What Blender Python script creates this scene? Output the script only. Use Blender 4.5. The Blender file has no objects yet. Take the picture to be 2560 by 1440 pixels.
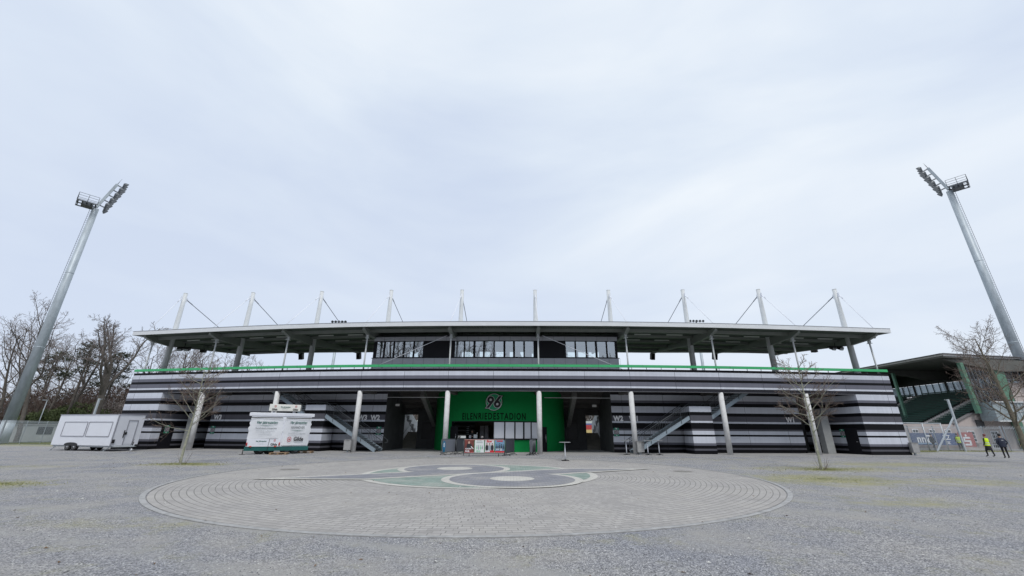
import bpy, math, random
from math import sin, cos, pi, radians, hypot, atan2, sqrt, floor
from mathutils import Vector, Matrix
C = bpy.context.scene
COL = C.collection
random.seed(7)

# ------------------------------------------------------------------ camera, sky, sun, exposure
PITCH, ROLL, FPX = 0.3444, -0.006, 1003.05
cam = bpy.data.cameras.new('camera')
cam.sensor_width = 36; cam.lens = 36 * FPX / 2560; cam.clip_end = 3000; cam.clip_start = .05
co = bpy.data.objects.new('camera', cam); COL.objects.link(co)
co.matrix_world = Matrix.Translation((0, 0, 1.7)) @ Matrix.Rotation(pi / 2 + PITCH, 4, 'X') @ Matrix.Rotation(-ROLL, 4, 'Z')
C.camera = co
C.view_settings.view_transform = 'Standard'; C.view_settings.look = 'None'
C.view_settings.exposure = 0; C.view_settings.gamma = 1
SUN_EL, SUN_AZ = radians(56), radians(165)
w = bpy.data.worlds.new('World'); C.world = w; w.use_nodes = True
nt = w.node_tree; nt.nodes.clear()
def wn(t, **k):
    n = nt.nodes.new(t)
    for a, b in k.items(): setattr(n, a, b)
    return n
out = wn('ShaderNodeOutputWorld'); bg1 = wn('ShaderNodeBackground'); bg2 = wn('ShaderNodeBackground'); add = wn('ShaderNodeAddShader')
sky = wn('ShaderNodeTexSky', sky_type='NISHITA', sun_disc=False); sky.sun_elevation = SUN_EL; sky.sun_rotation = SUN_AZ
nt.links.new(sky.outputs[0], bg1.inputs[0]); bg1.inputs[1].default_value = .012
tc = wn('ShaderNodeTexCoord'); mp = wn('ShaderNodeMapping'); mp.inputs['Scale'].default_value = (.7, 1.0, 2.6); mp.inputs['Location'].default_value = (3.1, .4, 1.0)
no = wn('ShaderNodeTexNoise'); no.inputs['Scale'].default_value = 1.5; no.inputs['Detail'].default_value = 5; no.inputs['Roughness'].default_value = .5; no.inputs['Distortion'].default_value = .4
rp = wn('ShaderNodeValToRGB')
e = rp.color_ramp.elements
e[0].position = .30; e[0].color = (.61, .69, .835, 1)
e[1].position = .74; e[1].color = (.90, .945, .98, 1)
m = e.new(.5); m.color = (.725, .80, .90, 1)
nt.links.new(tc.outputs['Generated'], mp.inputs[0]); nt.links.new(mp.outputs[0], no.inputs[0]); nt.links.new(no.outputs['Fac'], rp.inputs[0])
# brighter cloud towards the upper right of the view, pale warm-grey veil low down
sx = wn('ShaderNodeSeparateXYZ'); nt.links.new(tc.outputs['Generated'], sx.inputs[0])
ma = wn('ShaderNodeMath', operation='MULTIPLY_ADD'); ma.inputs[1].default_value = .10; nt.links.new(sx.outputs[0], ma.inputs[0]); nt.links.new(no.outputs['Fac'], ma.inputs[2]); nt.links.new(ma.outputs[0], rp.inputs[0])
hr = wn('ShaderNodeMapRange'); hr.inputs[1].default_value = .0; hr.inputs[2].default_value = .55; hr.inputs[3].default_value = .45; hr.inputs[4].default_value = 0
nt.links.new(sx.outputs[2], hr.inputs[0])
mx = wn('ShaderNodeMix', data_type='RGBA'); nt.links.new(hr.outputs[0], mx.inputs[0]); nt.links.new(rp.outputs[0], mx.inputs[6]); mx.inputs[7].default_value = (.66, .71, .82, 1)
nt.links.new(mx.outputs[2], bg2.inputs[0]); bg2.inputs[1].default_value = 1.0
nt.links.new(bg1.outputs[0], add.inputs[0]); nt.links.new(bg2.outputs[0], add.inputs[1]); nt.links.new(add.outputs[0], out.inputs[0])
sl = bpy.data.lights.new('sun', 'SUN'); sl.energy = 2.0; sl.angle = radians(18); sl.color = (1, .97, .92)
so = bpy.data.objects.new('sun', sl); COL.objects.link(so)
so.rotation_euler = (pi / 2 - SUN_EL, 0, -SUN_AZ + pi)   # shines from behind the camera, slightly right
so.location = (20, -40, 60)

# ------------------------------------------------------------------ materials
MATS = {}
def mat(name, rgb, rough=.7, metal=0, spec=.5, var=0, vscale=2.0, bump=0, bscale=20, dirt=None, aniso=None):
    if name in MATS: return MATS[name]
    m = bpy.data.materials.new(name); m.use_nodes = True; t = m.node_tree; b = t.nodes['Principled BSDF']
    b.inputs['Base Color'].default_value = (*rgb, 1); b.inputs['Roughness'].default_value = rough; b.inputs['Metallic'].default_value = metal
    b.inputs['Specular IOR Level'].default_value = spec
    g = t.nodes.new('ShaderNodeTexCoord')
    if var:
        n = t.nodes.new('ShaderNodeTexNoise'); n.inputs['Scale'].default_value = vscale; n.inputs['Detail'].default_value = 6; n.inputs['Roughness'].default_value = .65
        mp_ = t.nodes.new('ShaderNodeMapping'); mp_.inputs['Scale'].default_value = aniso or (1, 1, 1)
        t.links.new(g.outputs['Object'], mp_.inputs[0]); t.links.new(mp_.outputs[0], n.inputs[0])
        r = t.nodes.new('ShaderNodeValToRGB'); d = dirt or tuple(c * (1 - var) for c in rgb)
        r.color_ramp.elements[0].position = .32; r.color_ramp.elements[0].color = (*d, 1)
        r.color_ramp.elements[1].position = .68; r.color_ramp.elements[1].color = (*[min(1, c * (1 + var * .6)) for c in rgb], 1)
        t.links.new(n.outputs['Fac'], r.inputs[0]); t.links.new(r.outputs[0], b.inputs['Base Color'])
    if bump:
        n2 = t.nodes.new('ShaderNodeTexNoise'); n2.inputs['Scale'].default_value = bscale; n2.inputs['Detail'].default_value = 4
        bp = t.nodes.new('ShaderNodeBump'); bp.inputs['Strength'].default_value = bump; bp.inputs['Distance'].default_value = .02
        t.links.new(g.outputs['Object'], n2.inputs[0]); t.links.new(n2.outputs['Fac'], bp.inputs['Height']); t.links.new(bp.outputs[0], b.inputs['Normal'])
    MATS[name] = m; return m
LIGHT, MID, MID2, DARK, BLACK = (.56, .585, .655), (.145, .148, .182), (.10, .10, .118), (.026, .026, .032), (.007, .007, .009)
STRIPES = [(-.3, BLACK), (.28, MID2), (.43, BLACK), (.68, MID), (.86, LIGHT), (1.41, BLACK), (1.55, LIGHT), (1.86, MID2), (2.02, BLACK), (2.52, LIGHT),
           (2.67, MID2), (3.14, BLACK), (3.42, LIGHT), (4.0, BLACK), (4.29, MID), (4.52, LIGHT), (5.03, DARK), (5.31, LIGHT), (5.47, MID), (5.83, BLACK), (6.05, MID), (6.33, LIGHT), (6.72, BLACK)]
def mat_stripes(name, seam=3.95, rough=.42):
    """horizontal bands of coloured cladding; u = metres along the wall in uv.x gives the panel joints"""
    m = bpy.data.materials.new(name); m.use_nodes = True; t = m.node_tree; b = t.nodes['Principled BSDF']; b.inputs['Roughness'].default_value = rough
    N = t.nodes.new; L = t.links.new
    uv = N('ShaderNodeUVMap'); s = N('ShaderNodeSeparateXYZ'); L(uv.outputs[0], s.inputs[0])
    d = N('ShaderNodeMath'); d.operation = 'DIVIDE'; d.inputs[1].default_value = 8.0; L(s.outputs[1], d.inputs[0])
    a = N('ShaderNodeMath'); a.operation = 'ADD'; a.inputs[1].default_value = .05; L(d.outputs[0], a.inputs[0])
    r = N('ShaderNodeValToRGB'); cr = r.color_ramp; cr.interpolation = 'CONSTANT'
    while len(cr.elements) > 1: cr.elements.remove(cr.elements[-1])
    cr.elements[0].position = 0; cr.elements[0].color = (*STRIPES[0][1], 1)
    for z, c in STRIPES[1:]:
        q = cr.elements.new(z / 8 + .05); q.color = (*c, 1)
    L(a.outputs[0], r.inputs[0])
    # joints
    md = N('ShaderNodeMath'); md.operation = 'PINGPONG'; md.inputs[1].default_value = seam / 2; L(s.outputs[0], md.inputs[0])
    lt = N('ShaderNodeMath'); lt.operation = 'LESS_THAN'; lt.inputs[1].default_value = .012; L(md.outputs[0], lt.inputs[0])
    n = N('ShaderNodeTexNoise'); n.inputs['Scale'].default_value = .9; n.inputs['Detail'].default_value = 5; g = N('ShaderNodeTexCoord')
    mp_ = N('ShaderNodeMapping'); mp_.inputs['Scale'].default_value = (1, 1, .35); L(g.outputs['Object'], mp_.inputs[0]); L(mp_.outputs[0], n.inputs[0])
    fl = N('ShaderNodeMath'); fl.operation = 'DIVIDE'; fl.inputs[1].default_value = seam; L(s.outputs[0], fl.inputs[0])
    f2 = N('ShaderNodeMath'); f2.operation = 'FLOOR'; L(fl.outputs[0], f2.inputs[0])
    wnz = N('ShaderNodeTexWhiteNoise'); wnz.noise_dimensions = '2D'; cb = N('ShaderNodeCombineXYZ'); L(f2.outputs[0], cb.inputs[0])
    q5 = N('ShaderNodeMath'); q5.operation = 'FLOOR'; q6 = N('ShaderNodeMath'); q6.operation = 'MULTIPLY'; q6.inputs[1].default_value = 2.1; L(s.outputs[1], q6.inputs[0]); L(q6.outputs[0], q5.inputs[0]); L(q5.outputs[0], cb.inputs[1]); L(cb.outputs[0], wnz.inputs[0])
    ad = N('ShaderNodeMath'); ad.operation = 'MULTIPLY_ADD'; ad.inputs[1].default_value = .09; L(wnz.outputs[0], ad.inputs[0])
    nm = N('ShaderNodeMath'); nm.operation = 'MULTIPLY_ADD'; nm.inputs[1].default_value = .22; nm.inputs[2].default_value = .83; L(n.outputs['Fac'], nm.inputs[0]); L(nm.outputs[0], ad.inputs[2])
    st_n = N('ShaderNodeTexNoise'); st_n.inputs['Scale'].default_value = 1.0; st_n.inputs['Detail'].default_value = 4; st_m = N('ShaderNodeMapping'); st_m.inputs['Scale'].default_value = (5, 5, .22); L(g.outputs['Object'], st_m.inputs[0]); L(st_m.outputs[0], st_n.inputs[0])
    st_a = N('ShaderNodeMath'); st_a.operation = 'MULTIPLY_ADD'; st_a.inputs[1].default_value = .22; st_a.inputs[2].default_value = .88; L(st_n.outputs['Fac'], st_a.inputs[0]); st_b = N('ShaderNodeMath'); st_b.operation = 'MULTIPLY'; L(st_a.outputs[0], st_b.inputs[0]); L(ad.outputs[0], st_b.inputs[1])
    mu = N('ShaderNodeVectorMath'); mu.operation = 'SCALE'; L(r.outputs[0], mu.inputs[0]); L(st_b.outputs[0], mu.inputs['Scale'])
    mx_ = N('ShaderNodeMix'); mx_.data_type = 'RGBA'; L(lt.outputs[0], mx_.inputs[0]); L(mu.outputs[0], mx_.inputs[6]); mx_.inputs[7].default_value = (.02, .02, .025, 1)
    L(mx_.outputs[2], b.inputs['Base Color'])
    b.inputs['Specular IOR Level'].default_value = .12
    return m
M_STR = mat_stripes('striped_cladding')
concrete = mat('concrete', (.42, .42, .42), .85, var=.22, vscale=1.6, bump=.25, bscale=30)
column_c = mat('column_concrete', (.62, .62, .62), .8, var=.16, vscale=3.0, bump=.2, bscale=25)
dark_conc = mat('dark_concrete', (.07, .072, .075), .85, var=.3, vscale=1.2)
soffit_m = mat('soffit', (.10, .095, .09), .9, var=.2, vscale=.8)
steel_l = mat('light_steel_paint', (.58, .60, .61), .5, var=.07, vscale=3)
roof_m = mat('roof_steel', (.23, .25, .235), .55, var=.12, vscale=1.5)
roof_sheet = mat('roof_sheet', (.12, .145, .125), .6, var=.15, vscale=.7)
roof_edge_m = mat('roof_edge', (.66, .68, .70), .45, var=.06, vscale=.6)
galv = mat('galvanised', (.40, .45, .49), .5, metal=.15, var=.22, vscale=2.5, aniso=(1, 1, .25))
galv_l = mat('galvanised_light', (.46, .50, .53), .5, metal=.3, var=.12, vscale=4)
green_m = mat('green_rail', (.045, .40, .15), .4, var=.06)
green_w = mat('green_wall', (.002, .21, .05), .75, spec=.2, var=.05, vscale=1)
green_l = mat('green_letter', (.003, .018, .009), .8, spec=.1)
black_m = mat('black_paint', (.012, .012, .014), .5)
dark_m = mat('dark_anthracite', (.009, .009, .013), .6, spec=.2, var=.1)
rail_m = mat('rail_dark_steel', (.10, .11, .12), .45, metal=.5)
white_p = mat('white_paint', (.72, .74, .80), .35, var=.04, vscale=.8)
white_flat = mat('white_print', (.75, .77, .80), .5)
greyp = mat('grey_panel', (.42, .43, .48), .5, var=.06)
rubber = mat('rubber', (.02, .02, .02), .8)
alu = mat('aluminium', (.62, .63, .66), .35, metal=.6)
red_m = mat('red_print', (.55, .02, .03), .5)
blue_m = mat('blue_print', (.03, .08, .32), .5)
teal_m = mat('teal_paint', (.012, .105, .10), .45, var=.15, vscale=3)
ink_g = mat('ink_green', (.01, .11, .09), .6)
ink_k = mat('ink_black', (.02, .02, .025), .6)
gold_m = mat('yellow_print', (.75, .5, .12), .5)
wood_m = mat('pallet_wood', (.30, .20, .12), .8, var=.3, vscale=6)
def glass_mat(name, refl=.5, tint=(.75, .85, .85)):
    m = bpy.data.materials.new(name); m.use_nodes = True; t = m.node_tree; t.nodes.clear(); N = t.nodes.new
    o = N('ShaderNodeOutputMaterial'); mi = N('ShaderNodeMixShader'); g = N('ShaderNodeBsdfGlossy'); tr = N('ShaderNodeBsdfTransparent'); lw = N('ShaderNodeLayerWeight')
    lw.inputs[0].default_value = refl; g.inputs['Roughness'].default_value = .01; g.inputs[0].default_value = (.9, .95, 1, 1); tr.inputs[0].default_value = (*tint, 1)
    t.links.new(lw.outputs['Facing'], mi.inputs[0]) if False else None
    f = N('ShaderNodeMath'); f.operation = 'MULTIPLY_ADD'; f.inputs[1].default_value = .6; f.inputs[2].default_value = refl
    t.links.new(lw.outputs['Fresnel'], f.inputs[0]); t.links.new(f.outputs[0], mi.inputs[0]); t.links.new(tr.outputs[0], mi.inputs[1]); t.links.new(g.outputs[0], mi.inputs[2]); t.links.new(mi.outputs[0], o.inputs[0])
    return m
glass = glass_mat('window_glass', .34)
glass_s = glass_mat('stand_glass', .10, (.36, .40, .42))

# ------------------------------------------------------------------ mesh builder
ORG = {}
class MB:
    def __init__(s): s.v = []; s.f = []; s.mi = []; s.uv = {}; s.sm = []
    def face(s, idx, mi=0, sm=False, uv=None):
        s.f.append(tuple(idx)); s.mi.append(mi); s.sm.append(sm)
        if uv: s.uv[len(s.f) - 1] = uv
    def poly(s, pts, mi=0, uv=None):
        b = len(s.v); s.v += [tuple(p) for p in pts]; s.face(range(b, b + len(pts)), mi, False, uv); return s
    def hexa(s, p, mi=0):      # 8 points: bottom 4 ccw, top 4 ccw
        b = len(s.v); s.v += [tuple(q) for q in p]
        for f in ((3, 2, 1, 0), (4, 5, 6, 7), (0, 1, 5, 4), (1, 2, 6, 5), (2, 3, 7, 6), (3, 0, 4, 7)): s.face([b + i for i in f], mi)
        return s
    def box(s, c, d, rz=0, mi=0, rx=0, ry=0):
        R = Matrix.Rotation(rz, 3, 'Z') @ Matrix.Rotation(ry, 3, 'Y') @ Matrix.Rotation(rx, 3, 'X'); c = Vector(c); x, y, z = d[0] / 2, d[1] / 2, d[2] / 2
        return s.hexa([c + R @ Vector(q) for q in ((-x, -y, -z), (x, -y, -z), (x, y, -z), (-x, y, -z), (-x, -y, z), (x, -y, z), (x, y, z), (-x, y, z))], mi)
    def beam(s, a, b_, wd, h, mi=0):
        a = Vector(a); b_ = Vector(b_); t = (b_ - a).normalized(); sd = t.cross(Vector((0, 0, 1)))
        sd = Vector((1, 0, 0)) if sd.length < 1e-4 else sd.normalized(); up = sd.cross(t); sd *= wd / 2; up *= h / 2
        return s.hexa([a - sd - up, a + sd - up, b_ + sd - up, b_ - sd - up, a - sd + up, a + sd + up, b_ + sd + up, b_ - sd + up], mi)
    def tube(s, a, b_, r0, r1=None, n=8, cap=True, mi=0):
        r1 = r0 if r1 is None else r1; a = Vector(a); b_ = Vector(b_); t = (b_ - a)
        if t.length < 1e-6: return s
        t.normalize(); x = t.cross(Vector((0, 0, 1)));
        x = Vector((1, 0, 0)) if x.length < 1e-3 else x.normalized(); y = t.cross(x); k = len(s.v)
        for p, r in ((a, r0), (b_, r1)):
            for i in range(n):
                an = 2 * pi * i / n; s.v.append(tuple(p + x * (r * cos(an)) + y * (r * sin(an))))
        for i in range(n): s.face((k + i, k + (i + 1) % n, k + n + (i + 1) % n, k + n + i), mi, n > 4)
        if cap: s.face([k + i for i in range(n)][::-1], mi); s.face([k + n + i for i in range(n)], mi)
        return s
    def path(s, pts, r, n=6, mi=0):
        for a, b_ in zip(pts, pts[1:]): s.tube(a, b_, r, r, n, True, mi)
        return s
    def lathe(s, prof, c=(0, 0, 0), n=20, mi=0, M=None):
        k = len(s.v); c = Vector(c)
        for r, z in prof:
            for i in range(n):
                an = 2 * pi * i / n; q = Vector((r * cos(an), r * sin(an), z)); s.v.append(tuple((M @ q if M else q) + c))
        for j in range(len(prof) - 1):
            for i in range(n): s.face((k + j * n + i, k + j * n + (i + 1) % n, k + (j + 1) * n + (i + 1) % n, k + (j + 1) * n + i), mi, True)
        s.face([k + i for i in range(n)][::-1], mi); s.face([k + (len(prof) - 1) * n + i for i in range(n)], mi)
        return s
    def prism(s, poly, d, mi=0):   # poly list of Vector, extruded along d
        k = len(s.v); n = len(poly); d = Vector(d)
        s.v += [tuple(p) for p in poly] + [tuple(Vector(p) + d) for p in poly]
        s.face([k + i for i in range(n)][::-1], mi); s.face([k + n + i for i in range(n)], mi)
        for i in range(n): s.face((k + i, k + (i + 1) % n, k + n + (i + 1) % n, k + n + i), mi)
        return s
    def ell(s, c, r, n=10, m_=7, mi=0, R=None):
        k = len(s.v); c = Vector(c)
        for j in range(m_ + 1):
            th = pi * j / m_
            for i in range(n):
                q = Vector((r[0] * sin(th) * cos(2 * pi * i / n), r[1] * sin(th) * sin(2 * pi * i / n), r[2] * cos(th))); s.v.append(tuple(c + (R @ q if R else q)))
        for j in range(m_):
            for i in range(n): s.face((k + (j + 1) * n + i, k + (j + 1) * n + (i + 1) % n, k + j * n + (i + 1) % n, k + j * n + i), mi, True)
        return s
    def build(s, name, mats, parent=None, bevel=0):
        me = bpy.data.meshes.new(name); o_ = ORG.get(parent.name, Vector((0, 0, 0))) if parent else Vector((0, 0, 0))
        me.from_pydata([(x - o_.x, y - o_.y, z - o_.z) for x, y, z in s.v], [], s.f)
        for m_ in (mats if isinstance(mats, (list, tuple)) else [mats]): me.materials.append(m_)
        me.polygons.foreach_set('material_index', s.mi); me.polygons.foreach_set('use_smooth', s.sm)
        if s.uv:
            l = me.uv_layers.new(name='UVMap')
            for fi, uvs in s.uv.items():
                for li, q in zip(me.polygons[fi].loop_indices, uvs): l.data[li].uv = q
        me.update(); o = bpy.data.objects.new(name, me); COL.objects.link(o)
        if parent: o.parent = parent; ORG[o.name] = o_
        if bevel:
            b = o.modifiers.new('bevel', 'BEVEL'); b.width = bevel; b.segments = 2; b.limit_method = 'ANGLE'
        return o
def thing(name, label, cat, loc=(0, 0, 0), group=None):
    o = bpy.data.objects.new(name, None); COL.objects.link(o); o.location = loc; o.empty_display_size = .3; ORG[o.name] = Vector(loc)
    o['label'] = label; o['category'] = cat
    if group: o['group'] = group
    return o
def tag(o, label, cat, group=None):
    o['label'] = label; o['category'] = cat
    if group: o['group'] = group
    return o
def struct(name, mb, mats): o = mb.build(name, mats); o['kind'] = 'structure'; return o
def copy_tree(o, parent=None):
    c = o.copy(); COL.objects.link(c); ORG[c.name] = ORG.get(o.name, Vector((0, 0, 0)))
    if parent: c.parent = parent
    for ch in [x for x in KIDS.get(o.name, [])]:
        copy_tree(ch, c)
    return c
KIDS = {}
def reg(root):
    for ch in root.children: KIDS.setdefault(root.name, []).append(ch); reg(ch)
def dup(root, loc, rz=0, label=None, scale=1):
    c = copy_tree(root); c.location = loc; c.rotation_euler = (0, 0, rz); c.scale = (scale,) * 3
    if label: c['label'] = label
    return c
TXT = {}
def text_pts(body, size=1, xs=1, bold=0, shear=0, align='CENTER', sp=1.0):
    """(verts2d, faces) of filled lettering"""
    key = (body, size, xs, bold, shear, align, sp)
    if key in TXT: return TXT[key]
    cu = bpy.data.curves.new('txt', 'FONT'); cu.body = body; cu.size = size; cu.offset = bold; cu.shear = shear; cu.align_x = align; cu.resolution_u = 3; cu.space_character = sp
    o = bpy.data.objects.new('txt', cu); COL.objects.link(o); bpy.context.view_layer.update()
    me = bpy.data.meshes.new_from_object(o.evaluated_get(bpy.context.evaluated_depsgraph_get()))
    r = ([(v.co.x * xs, v.co.y) for v in me.vertices], [tuple(p.vertices) for p in me.polygons])
    bpy.data.objects.remove(o); bpy.data.curves.remove(cu); bpy.data.meshes.remove(me); TXT[key] = r; return r
def put_text(mb, fn, body, size, xs=1, bold=0, shear=0, dx=0, dy=0, mi=0, align='CENTER', sp=1.0):
    vs, fs = text_pts(body, size, xs, bold, shear, align, sp); k = len(mb.v)
    mb.v += [tuple(fn(x + dx, y + dy)) for x, y in vs]
    for f in fs: mb.face([k + i for i in f], mi)
def plane_fn(org, xdir, n_off=.004, zdir=(0, 0, 1)):
    org = Vector(org); xd = Vector(xdir).normalized(); zd = Vector(zdir).normalized(); nn = xd.cross(zd)
    return lambda x, y, l=0: org + xd * x + zd * y + nn * (n_off + l)

# ------------------------------------------------------------------ plan of the curved grandstand: AX(k, off) = point on grid axis k, off metres behind the column line
AXP = [(-36.45, 40.33), (-28.93, 38.86), (-21.18, 37.5), (-13.34, 36.49), (-5.53, 35.97), (2.39, 35.75), (10.33, 35.74), (18.27, 36.08), (26.13, 36.72), (33.93, 37.51)]
AXV = [Vector(p) for p in AXP]
def AXn(k):
    k0 = int(min(max(floor(k), 0), 8)); t = k - k0
    P = lambda i: AXV[i] if 0 <= i <= 9 else (2 * AXV[0] - AXV[1] if i < 0 else 2 * AXV[9] - AXV[8])
    if 0 <= k <= 9:
        a, b, c, d = P(k0 - 1), P(k0), P(k0 + 1), P(k0 + 2)
        pt = .5 * ((2 * b) + (-a + c) * t + (2 * a - 5 * b + 4 * c - d) * t * t + (-a + 3 * b - 3 * c + d) * t ** 3)
        tg = .5 * ((-a + c) + 2 * (2 * a - 5 * b + 4 * c - d) * t + 3 * (-a + 3 * b - 3 * c + d) * t * t)
    else:
        a, b = P(k0), P(k0 + 1); pt = a + (b - a) * t; tg = b - a
    tg = tg.normalized(); return pt, Vector((-tg.y, tg.x)), tg
def P3(k, off, z):
    p, n, _ = AXn(k); q = p + n * off; return Vector((q.x, q.y, z))
def ks(a, b, step=.25):
    n = max(1, int(round((b - a) / step))); return [a + (b - a) * i / n for i in range(n + 1)]
def sheet(mb, kk, f0, f1, mi=0, uv=True, flip=False):
    """strip of quads between curves f0(k) (bottom/front) and f1(k)"""
    for a, b in zip(kk, kk[1:]):
        p = [f0(a), f0(b), f1(b), f1(a)]
        u = [(a * 7.9, p[0].z), (b * 7.9, p[1].z), (b * 7.9, p[2].z), (a * 7.9, p[3].z)]
        if flip: p = p[::-1]; u = u[::-1]
        mb.poly(p, mi, u if uv else None)
def wall(mb, pts, z0, z1, mi=0, u0=0):
    """vertical striped wall along plan points"""
    u = u0
    for a, b in zip(pts, pts[1:]):
        L = hypot(b[0] - a[0], b[1] - a[1]); mb.poly([(a[0], a[1], z0), (b[0], b[1], z0), (b[0], b[1], z1), (a[0], a[1], z1)], mi, [(u, z0), (u + L, z0), (u + L, z1), (u, z1)]); u += L
def slab(mb, kk, o0, o1, z0, z1, mi=0):
    """curved slab between offsets o0,o1 (numbers or functions of k) and heights z0,z1"""
    g = lambda o, k: o(k) if callable(o) else o
    for a, b in zip(kk, kk[1:]):
        mb.hexa([P3(a, g(o0, a), g(z0, a)), P3(b, g(o0, b), g(z0, b)), P3(b, g(o1, b), g(z0, b)), P3(a, g(o1, a), g(z0, a)),
                 P3(a, g(o0, a), g(z1, a)), P3(b, g(o0, b), g(z1, b)), P3(b, g(o1, b), g(z1, b)), P3(a, g(o1, a), g(z1, a))], mi)

# ================================================================== GROUND
def ground_mat():
    m = bpy.data.materials.new('gravel'); m.use_nodes = True; t = m.node_tree; b = t.nodes['Principled BSDF']; b.inputs['Roughness'].default_value = .95; b.inputs['Specular IOR Level'].default_value = .15
    N = t.nodes.new; L = t.links.new; g = N('ShaderNodeTexCoord')
    def noise(sc, det=5, rough=.6, off=(0, 0, 0)):
        mp_ = N('ShaderNodeMapping'); mp_.inputs['Location'].default_value = off; L(g.outputs['Object'], mp_.inputs[0]); n = N('ShaderNodeTexNoise'); n.inputs['Scale'].default_value = sc; n.inputs['Detail'].default_value = det; n.inputs['Roughness'].default_value = rough; L(mp_.outputs[0], n.inputs[0]); return n.outputs['Fac']
    def ramp(v, stops):
        r = N('ShaderNodeValToRGB'); c = r.color_ramp
        while len(c.elements) > 1: c.elements.remove(c.elements[-1])
        c.elements[0].position, c.elements[0].color = stops[0][0], (*stops[0][1], 1)
        for p, q in stops[1:]:
            e_ = c.elements.new(p); e_.color = (*q, 1)
        L(v, r.inputs[0]); return r.outputs[0]
    def mixc(f, a, b_, mode='MIX'):
        x = N('ShaderNodeMix'); x.data_type = 'RGBA'; x.blend_type = mode
        if isinstance(f, float): x.inputs[0].default_value = f
        else: L(f, x.inputs[0])
        for i, q in ((6, a), (7, b_)):
            if isinstance(q, tuple): x.inputs[i].default_value = (*q, 1)
            else: L(q, x.inputs[i])
        return x.outputs[2]
    vo = N('ShaderNodeTexVoronoi'); vo.inputs['Scale'].default_value = 62; L(g.outputs['Object'], vo.inputs[0])
    bw = N('ShaderNodeRGBToBW'); L(vo.outputs['Color'], bw.inputs[0])
    stones = ramp(bw.outputs[0], [(.2, (.15, .152, .160)), (.5, (.298, .301, .315)), (.75, (.405, .408, .422)), (.93, (.66, .66, .65))])
    fine = ramp(noise(9, 6, .7), [(.3, (.75, .75, .78)), (.7, (1.22, 1.2, 1.17))])
    base = mixc(1.0, stones, fine, 'MULTIPLY')
    big = ramp(noise(.35, 6, .6, (4, 2, 0)), [(.35, (.88, .90, .95)), (.65, (1.10, 1.08, 1.04))])
    base = mixc(1.0, base, big, 'MULTIPLY')
    tan = ramp(noise(.5, 7, .62, (11, 5, 0)), [(.48, (0, 0, 0)), (.70, (.75, .75, .75))])
    base = mixc(tan, base, (.385, .37, .345))
    def band(cx, cy, rad, wd, amt):
        mp_ = N('ShaderNodeMapping'); mp_.inputs['Location'].default_value = (-cx, -cy, 0); L(g.outputs['Object'], mp_.inputs[0])
        ln = N('ShaderNodeVectorMath'); ln.operation = 'LENGTH'; L(mp_.outputs[0], ln.inputs[0]); d = N('ShaderNodeMath'); d.operation = 'SUBTRACT'; L(ln.outputs['Value'], d.inputs[0]); d.inputs[1].default_value = rad
        a_ = N('ShaderNodeMath'); a_.operation = 'ABSOLUTE'; L(d.outputs[0], a_.inputs[0]); mr = N('ShaderNodeMapRange'); mr.interpolation_type = 'SMOOTHSTEP'; mr.inputs[1].default_value = wd; mr.inputs[2].default_value = 0; mr.inputs[4].default_value = amt; L(a_.outputs[0], mr.inputs[0]); return mr.outputs[0]
    for cx, cy, rad in ((-20, -32, 41.5), (-20, -32, 43.2), (24, 60, 50.5), (24, 60, 52.2), (-46, 20, 22), (-46, 20, 23.7)):
        nn_ = N('ShaderNodeMath'); nn_.operation = 'MULTIPLY'; L(band(cx, cy, rad, .42, .85), nn_.inputs[0]); L(ramp(noise(.9, 6, .7, (cx, rad, 0)), [(.38, (0, 0, 0)), (.62, (1, 1, 1))]), nn_.inputs[1]); base = mixc(nn_.outputs[0], base, (.36, .355, .345))
    # mossy patches: soft ellipses broken up by noise
    moss = None
    for (cx, cy, rx, ry, am) in [(12.5, 17.5, 4.5, 3.0, 1.0), (16.5, 22.5, 5.5, 2.2, .9), (23, 26, 7, 3, .8), (18, 17, 3, 2, .7), (-17, 23, 3.2, 1.5, 1.0), (-17.5, 14.3, 3.2, 1.6, 1.15), (-24, 21, 4, 1.5, .5), (10.5, 12, 3, 1.2, .55), (34, 41, 9, 1.6, .9), (-50, 47, 12, 2.5, 1.1), (50, 46.5, 12, 1.2, 1.3), (-4, 30.2, 5, .9, .35), (-7.5, 8.9, 3.5, .8, .3), (28, 14, 6, 4, .4), (-30, 16, 8, 4, .45), (14, 30, 7, 1.5, .35)]:
        mp_ = N('ShaderNodeMapping'); mp_.vector_type = 'TEXTURE'; mp_.inputs['Location'].default_value = (cx, cy, 0); mp_.inputs['Scale'].default_value = (rx, ry, 1); L(g.outputs['Object'], mp_.inputs[0])
        ln = N('ShaderNodeVectorMath'); ln.operation = 'LENGTH'; L(mp_.outputs[0], ln.inputs[0])
        mr = N('ShaderNodeMapRange'); mr.interpolation_type = 'SMOOTHSTEP'; mr.inputs[1].default_value = 1.25; mr.inputs[2].default_value = .1; mr.inputs[4].default_value = am; L(ln.outputs['Value'], mr.inputs[0])
        if moss is None: moss = mr.outputs[0]
        else:
            a_ = N('ShaderNodeMath'); a_.operation = 'MAXIMUM'; L(moss, a_.inputs[0]); L(mr.outputs[0], a_.inputs[1]); moss = a_.outputs[0]
    nz = N('ShaderNodeMath'); nz.operation = 'MULTIPLY_ADD'; nz.inputs[1].default_value = 3.0; nz.inputs[2].default_value = -1.62; L(noise(1.1, 8, .72, (3, 9, 0)), nz.inputs[0])
    s_ = N('ShaderNodeMath'); s_.operation = 'ADD'; s_.use_clamp = True; L(moss, s_.inputs[0]); L(nz.outputs[0], s_.inputs[1])
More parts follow.
